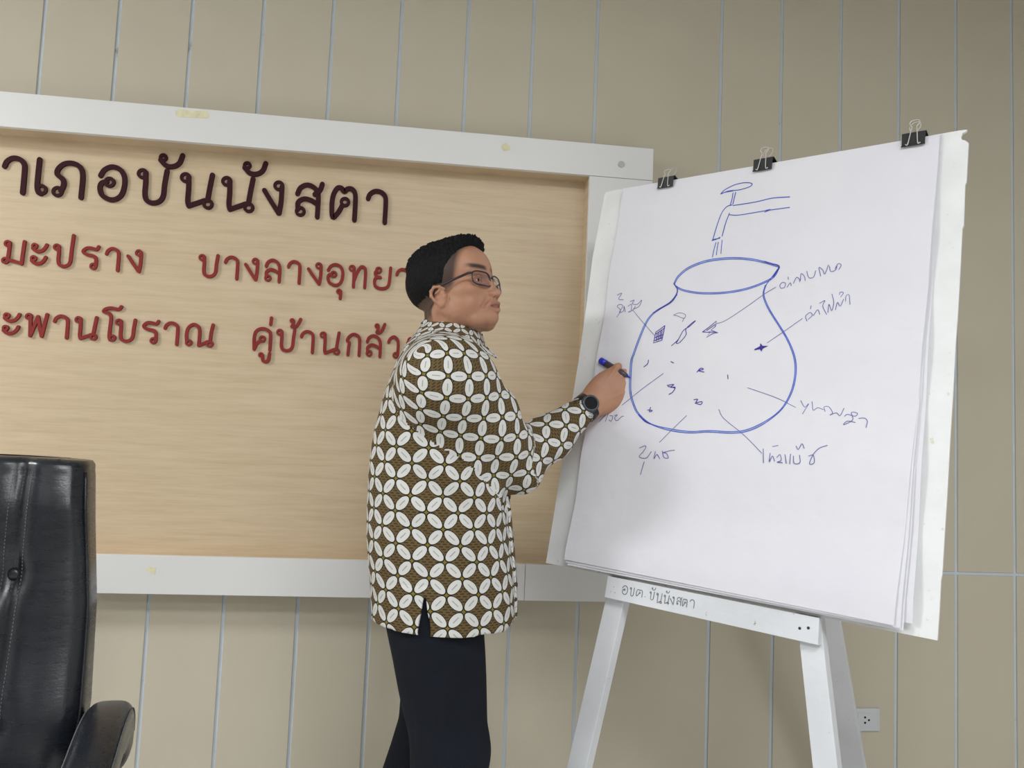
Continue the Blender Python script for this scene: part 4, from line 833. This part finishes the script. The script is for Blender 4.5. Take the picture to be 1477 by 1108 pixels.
# --- hair
hr = Clay((-13, -10, -10), (13, 10, 15.5), .23)
hr.add(ell((-2.0, 0, 3.6), (9.9, 7.7, 8.2)), 1)
hr.add(ell((2.2, 0, 4.9), (6.9, 6.6, 6.6)), 1.2)
hr.add(ell((-2.0, 0, 8.0), (8.6, 6.8, 4.5)), 1.5)
hr.add(ell((3.0, 0, 9.6), (6.0, 5.6, 2.4), np.array(Matrix.Rotation(math.radians(2), 3, 'Y'))), 1.5)
hr.add(ell((5.2, 0, 9.6), (2.8, 4.4, 1.7)), 1.4)
X_, Y_, Z_ = np.meshgrid(*hr.ax, indexing='ij')
# keep what lies above and behind the hairline
front = (X_-(4.9+.55*(Z_-6.0)*np.where(Z_ < 8, 1, 1.25)))*.8         # forehead edge
low = np.where(X_ < -3.2, -7.6-Z_, np.where(X_ < 2.2, (1.7-Z_), (2.2+(X_-2.2)*1.1-Z_)))
blend = np.interp(X_, [-12, -8, -3.4, -1.4, 2.6, 3.6, 6.0], [-1.5, -5.6, -6.6, -.2, -.2, 2.0, 6.4])-Z_
kn = np.maximum(blend*.85, front); kk_ = 1.1
hh = np.clip(.5-.5*(kn-hr.F)/kk_, 0, 1); hr.F = (kn*(1-hh)+hr.F*hh+kk_*hh*(1-hh)).astype(np.float32)
V, Q = hr.mesh()
nn = np.array([noise.noise((p_[0]*1.3, p_[1]*3.2, p_[2]*1.1)) for p_ in V]); n5 = np.array([noise.noise((p_[0]*3.3, p_[1]*6, p_[2]*2.5)) for p_ in V]); up = np.clip((V[:, 2]-5)/4, 0.1, 1)
cen = np.array([-1, 0, 3.5]); dv = V-cen; dv /= np.linalg.norm(dv, axis=1)[:, None]; V = V+dv*(.55*nn+.3*n5)[:, None]*up[:, None]
clayobj('hair', hw3(V), Q, M_HAIR, man)
# --- glasses
gl = empty('glasses', hw3((9.6, 0, 0))); gl.parent = man; gl.matrix_parent_inverse = Matrix.Translation(man.location).inverted()
def gmesh(nm_, P, r, m_, closed=False):
    V_, F_ = tubemesh([hw3(p_) for p_ in P], r, 8, closed); o = mesh(nm_, V_, F_, m_, None, True); o.parent = gl; o.matrix_parent_inverse = (Matrix.Translation(gl.location)).inverted(); return o
gl.location = Vector(hw3((9.6, 0, 0)))-Vector((0, 0, 0))
gl.matrix_parent_inverse = Matrix.Translation(man.location).inverted()
bpy.context.view_layer.update()
for s_ in (1, -1):
    rim = []
    for i in range(28):
        a = 2*PI*i/28; ca, sa = math.cos(a), math.sin(a); yy = 3.5+2.95*math.copysign(abs(ca)**.55, ca); zz = -.15+1.8*math.copysign(abs(sa)**.6, sa)
        rim.append((10.0-.045*(yy-1)**2, yy*s_, zz-.15))
    gmesh('lens_rim', rim, .0017, M_FRAME, True)
    n = len(rim); V_ = [hw3(p_) for p_ in rim]+[hw3((p_[0]-.15, p_[1], p_[2])) for p_ in rim]
    o = mesh('lens', V_, [tuple(range(n)), tuple(range(2*n-1, n-1, -1))]+[(i, (i+1) % n, n+(i+1) % n, n+i) for i in range(n)], M_LENS, None); o.parent = gl; o.matrix_parent_inverse = Matrix.Translation(gl.location).inverted()
    gmesh('temple_arm', [(8.8, 6.35*s_, .9), (8.2, 7.0*s_, .85), (4.4, 7.5*s_, .3), (1.4, 7.9*s_, -.3), (-.4, 8.0*s_, -.9), (-1.5, 7.8*s_, -2.6)], [.0020, .0028, .0024, .0018, .0016, .0014], M_FRAME)
gmesh('nose_bridge', [(9.98, .6, .35), (10.25, 0, .6), (9.98, -.6, .35)], .0011, M_FRAME)

# --- collar
nc = hw3((-4.0, 0, -14.0))
def collar_pt(th, k):
    # th 0 = front opening, k 0 top edge .. 1 leaf edge
    f = np.array([math.cos(TY-.15), math.sin(TY-.15), 0]); s_ = np.array([-f[1], f[0], 0])
    back = (1-math.cos(th))/2
    cen_ = at(657, 480, YM+.0)
    rx, ry = .062+.020*k, .062+.024*k
    z_ = .000+.040*back-.008*k*0-(.018+.030*(1-back)**3)*k*1.2
    r_ = cen_+f*math.cos(th)*rx+s_*math.sin(th)*ry
    if k > .5: r_ = r_+f*.022*max(0, 1-back*3)*(k-.5)*2
    return r_+np.array([0, 0, z_])
V = []; Fc = []; UVc = []; nT, nK = 56, 6
for i in range(nT+1):
    th = .16+(2*PI-.32)*i/nT
    for j in range(nK+1): k = j/nK; V.append(collar_pt(th, k)); UVc.append((th*.07, k*.05+.3))
for i in range(nT):
    for j in range(nK): a = i*(nK+1)+j; Fc.append((a, a+1, a+nK+2, a+nK+1))
co = mesh('collar', V, Fc, M_BATIK, man, True); ul = co.data.uv_layers.new(name='cloth')
for lp in co.data.loops: ul.data[lp.index].uv = UVc[lp.vertex_index]
md = co.modifiers.new('thickness', 'SOLIDIFY'); md.thickness = .003
# button placket down the front, laid on the shirt
from mathutils.bvhtree import BVHTree
bv = BVHTree.FromPolygons([tuple(p_) for p_ in VS], [tuple(int(i) for i in f) for f in QS])
def frontpt(z, off, out):
    cx_ = float(np.interp(z, Rz[:, 0], Rz[:, 1])); a_ = float(np.interp(z, Rz[:, 0], Rz[:, 2])); c_ = np.array([cx_, YM, z])+tS*off
    h_ = bv.find_nearest(Vector(c_+tF*a_))
    k_ = a_ if h_[0] is None else float((np.array(h_[0])-c_)@tF)
    if abs(k_-a_) > .018: k_ = a_+.004
    return c_+tF*(k_+out)
V = []; Fc = []; UVc = []; zz_ = np.linspace(zh+.012, at(690, 512, YM)[2], 60)
for z in zz_:
    row = [frontpt(z, o_, .0035 if abs(o_) < .015 else -.002) for o_ in (-.0175, -.0149, -.007, .0, .007, .0149, .0175)]
    if any(r_ is None for r_ in row): continue
    for k, r_ in enumerate(row): V.append(r_); UVc.append((.9+k*.006, z*1.0))
nr_ = len(V)//7
for i in range(nr_-1):
    for k in range(6): a = i*7+k; Fc.append((a, a+1, a+8, a+7))
if nr_ > 3:
    pk = mesh('placket', V, Fc, M_BATIK, man, True); ul = pk.data.uv_layers.new(name='cloth')
    for lp in pk.data.loops: ul.data[lp.index].uv = UVc[lp.vertex_index]
for z in np.linspace(zh+.08, at(690, 530, YM)[2], 6):
    p_ = frontpt(z, 0, .0032)
    if p_ is not None: disc('button', p_, tF, .0055, .0022, M_DKPLAST, man, 16, .2)
# --- wristwatch
w_ = wd_/np.linalg.norm(wd_); b_ = bd_-w_*(bd_@w_); b_ /= np.linalg.norm(b_); s_w = np.cross(w_, b_)
wc = at(846.5, 583, WRI[1]-.02)-w_*.004
wt = empty('wristwatch', wc); wt.parent = man; wt.matrix_parent_inverse = Matrix.Translation(man.location).inverted()
def wp(o): o.parent = wt; o.matrix_parent_inverse = Matrix.Translation(wt.location).inverted(); return o
wax = cw*.6+w_*.4; wax /= np.linalg.norm(wax); wb2 = b_-wax*(b_@wax); wb2 /= np.linalg.norm(wb2); ws2 = np.cross(wax, wb2)
ctr = WRI-wax*.010
wcen = ctr+wb2*.031
wp(disc('watch_case', wcen, wb2, .0215, .011, M_WATCH, None, 40, .06)); wp(disc('bezel', wcen+wb2*.0105, wb2, .0200, .002, M_BEZEL, None, 40, .12)); wp(disc('dial_glass', wcen+wb2*.0115, wb2, .0168, .0012, M_DIAL, None, 40, .05))
V = []; Fc = []; nS = 48
for i in range(nS):
    a = 2*PI*i/nS; ca, sa = math.cos(a), math.sin(a); rr = 1.0
    for dx, dr in ((-.0105, 0), (.0105, 0), (.0105, .0032), (-.0105, .0032)):
        V.append(ctr+wax*dx+wb2*(ca*(.0295+dr)+.001)+ws2*sa*(.0315+dr))
    j = (i+1) % nS
    for k in range(4): Fc.append((i*4+k, i*4+(k+1) % 4, j*4+(k+1) % 4, j*4+k))
wp(mesh('strap', V, Fc, M_WATCH, None, True))

# ------------------------------------------------------------------ marker in his hand
tip = xr(909, 545, .016); tail = at(866, 520, -.417)
dm = tail-tip; Lm = np.linalg.norm(dm); dm /= Lm; Lm = min(Lm, .135)
mk = empty('marker_pen', tip, 'blue capped marker pen held in the hand against the paper', 'marker')
def lathe(name, prof, o_, ax_, mat, parent, n=20):
    ax_ = ax_/np.linalg.norm(ax_); a = np.cross(ax_, [0, 0, 1.0]); a /= np.linalg.norm(a); b = np.cross(ax_, a); V = []; Fc = []
    for (h_, r_) in prof:
        for k in range(n): V.append(o_+ax_*h_+r_*(math.cos(2*PI*k/n)*a+math.sin(2*PI*k/n)*b))
    for i in range(len(prof)-1):
        for k in range(n): Fc.append((i*n+k, i*n+(k+1) % n, (i+1)*n+(k+1) % n, (i+1)*n+k))
    Fc.append(tuple(range(n))[::-1]); Fc.append(tuple((len(prof)-1)*n+k for k in range(n)))
    return mesh(name, V, Fc, mat, parent, True)
lathe('nib', [(0, .001), (.004, .0022), (.012, .0026)], tip, dm, M_BPLAST, mk)
lathe('barrel', [(.010, .004), (.022, .0068), (.024, .0078), (Lm-.018, .0082)], tip, dm, M_GREY, mk)
lathe('end_cap', [(Lm-.020, .0084), (Lm-.001, .0084), (Lm, .0076)], tip, dm, M_BPLAST, mk)

# ------------------------------------------------------------------ executive chair at left
CA = math.radians(9); cf = np.array([math.sin(CA), -math.cos(CA), 0]); cr_ = np.array([math.cos(CA), math.sin(CA), 0])
YC = -.66
ctop = at(121, 664, YC)                      # top right front corner of the back
HWc = .245
corg = ctop-cr_*HWc; corg[2] = 0; ZT = ctop[2]+.004
chair = empty('office_chair', corg, 'black leather executive armchair with buttoned stitched backrest, at left edge', 'chair')
CP = lambda x, y, z: corg+cr_*x+cf*y+np.array([0, 0, z])      # x to the picture's right, y forward, z up
def backprof(z):
    k = (z-.50)/(ZT-.50); k = min(max(k, 0), 1)
    lean = -.10*k+.02; wd2 = HWc*(np.interp(k, [0, .25, .55, .8, .95, 1], [1.10, 1.17, 1.13, 1.05, 1.01, .97])); return lean, wd2, k
chan = .140
def backpt(i, n, z):
    lean, hw_2, k = backprof(z)
    a = 2*PI*i/n; ca, sa = math.cos(a), math.sin(a); e_ = .38
    x = hw_2*math.copysign(abs(ca)**e_, ca); y = .068*math.copysign(abs(sa)**.42, sa)
    if sa > 0:
        fr = min(1, sa*1.6)
        pad = .018*math.sin(PI*min(1, max(0, (abs(x)+.0)/chan/2+.0)))
        g_ = sum(math.exp(-((x-c_)/.014)**2) for c_ in (-chan, chan)); y -= .013*g_*fr
        for zb_ in np.arange(ZT-.225, .5, -.26):
            for c_ in (-chan, chan): y -= .016*fr*math.exp(-(((x-c_)/.03)**2+((z-zb_)/.035)**2))
        y += .016*fr*math.exp(-((k-.22)/.16)**2)+.010*fr*math.exp(-((k-.86)/.1)**2)
        y += fr*.006*math.cos((abs(x)-chan*1.55)/.07*PI/2) if abs(abs(x)-chan*1.55) < .07 else 0
    return x, y+lean
V = []; Fc = []; NB = 140; zs = list(np.linspace(.50, ZT-.028, 64))
for z in zs:
    for i in range(NB): x, y = backpt(i, NB, z); V.append(CP(x, y, z))
for m, (dz, sh_) in enumerate(((.012, .985), (.021, .93), (.0265, .80), (.028, .5))):
    for i in range(NB):
        x, y = backpt(i, NB, zs[-1]); l0 = backprof(zs[-1])[0]; V.append(CP(x*(1-(1-sh_)*.10) if abs(x) > .2 else x, (y-l0)*sh_+l0, zs[-1]+dz-.006*(x/HWc)**2*(m > 0)))
nr = len(zs)+4
for j in range(nr-1):
    for i in range(NB): Fc.append((j*NB+i, j*NB+(i+1) % NB, (j+1)*NB+(i+1) % NB, (j+1)*NB+i))
Fc.append(tuple(range(NB))[::-1]); Fc.append(tuple((nr-1)*NB+i for i in range(NB)))
back = mesh('backrest', V, Fc, M_LEATHER, chair, True)
# piping and stitching
def front_y(x, z):
    lean, hw_2, k = backprof(z); ca = (abs(x)/hw_2)**(1/.38); a = math.acos(min(1, ca)); a = a if x > 0 else PI-a; return backpt(a/(2*PI)*NB, NB, z)[1]
for s_ in (1, -1):
    P = [CP(s_*backprof(z)[1]*.988, front_y(s_*backprof(z)[1]*.95, z)-.012, z) for z in np.linspace(.52, ZT-.03, 40)]
    tube('piping', P, .0035, M_LEATHER, back, 6)
zsx = np.linspace(.52, ZT-.012, 90)
for c_ in (-chan, chan):
    for dx in (-.016, 0, .016):
        V = []; Fc = []
        for a, b in zip(zsx[:-1], zsx[1:]):
            zc0, zc1 = a+.001, a+(b-a)*.68
            P = [CP(c_+dx, front_y(c_+dx, min(z, ZT-.028))+.0006-(max(0, z-ZT+.028))*.5, z) for z in (zc0, zc1)]
            v_, f_ = tubemesh(P, .0008, 4); k = len(V); V += v_; Fc += [tuple(i+k for i in g) for g in f_]
        so = mesh('stitching', V, Fc, M_THREAD, back); so['kind'] = 'stuff'
    for zb_ in np.arange(ZT-.225, .5, -.26):
        bm = bmesh.new(); bmesh.ops.create_uvsphere(bm, u_segments=18, v_segments=10, radius=.0125)
        for q_ in bm.verts: q_.co = Vector(CP(c_+q_.co.x, front_y(c_, zb_)+.004+q_.co.y*.55, zb_+q_.co.z))
        bmobj('button', bm, M_LEATHER, back, True)
# arms: a padded band that rises beside the back, runs forward and rolls down
for s_ in (1, -1):
    path = [(-.03, .57), (-.01, .615), (.04, .645), (.12, .645), (.21, .625), (.30, .59), (.37, .55), (.41, .49), (.42, .42), (.41, .36)]
    path = catmull([(a, b) for a, b in path], 5); V = []; Fc = []; n = 28
    for i, (yy, zz) in enumerate(path):
        tg = np.array(path[min(i+1, len(path)-1)])-np.array(path[max(i-1, 0)]); tg /= np.linalg.norm(tg); nr_ = np.array([-tg[1], tg[0]])*-1; nr_ = nr_ if nr_[1] > 0 or tg[1] < -.9 else nr_
        nr_ = np.array([-tg[1], tg[0]])
        for k in range(n):
            a = 2*PI*k/n; cx_ = .040*math.copysign(abs(math.cos(a))**.6, math.cos(a)); cn = (.034 if math.sin(a) > 0 else .075)*math.copysign(abs(math.sin(a))**.75, math.sin(a))
            p2 = np.array([yy, zz])+nr_*cn; V.append(CP(s_*(HWc+.082+.012*min(1, i/20))+cx_, p2[0], p2[1]))
    m = len(path)
    for i in range(m-1):
        for k in range(n): Fc.append((i*n+k, i*n+(k+1) % n, (i+1)*n+(k+1) % n, (i+1)*n+k))
    Fc.append(tuple(range(n))[::-1]); Fc.append(tuple((m-1)*n+k for k in range(n)))
    arm = mesh('armrest', V, Fc, M_LEATHER, chair, True)
    for kk2 in (2, 12):
        P = [np.array(V[i*n+kk2])+(np.array(V[i*n+kk2])-np.array(V[i*n+(kk2+n//2) % n]))*.012 for i in range(2, m-1)]
        tube('piping', P, .0012, M_THREAD, arm, 5)
# seat, frame, column, star base, castors
st = Clay((-.30, -.06, .34), (.30, .52, .56), .009)
st.add(seg((-.18, .08, .45), (.18, .08, .45), .07, .07), .02).add(seg((-.18, .40, .455), (.18, .40, .455), .065, .065), .02).add(ell((0, .24, .455), (.27, .25, .075)), .03)
V, Q = st.mesh(); V = np.array([CP(*p_) for p_ in V]); clayobj('seat', V, Q, M_LEATHER, chair)
for s_ in (1, -1): tube('arm_support', [CP(s_*.30, .415, .42), CP(s_*.27, .36, .385), CP(s_*.12, .25, .375)], .016, M_DKPLAST, chair)
tube('gas_column', [CP(0, .22, .08), CP(0, .22, .39)], .028, M_DKPLAST, chair, 16)
for k in range(5):
    a = k*2*PI/5+.3; e_ = (math.sin(a)*.30, .22+math.cos(a)*.30)
    tube('base_arm', [CP(0, .22, .10), CP(e_[0], e_[1], .075)], [.026, .017], M_DKPLAST, chair, 10)
    pc = CP(e_[0], e_[1], .031); sd = np.array([math.cos(a+.6), math.sin(a+.6), 0]); disc('castor', pc-sd*.02, sd, .030, .04, M_DKPLAST, chair, 20)
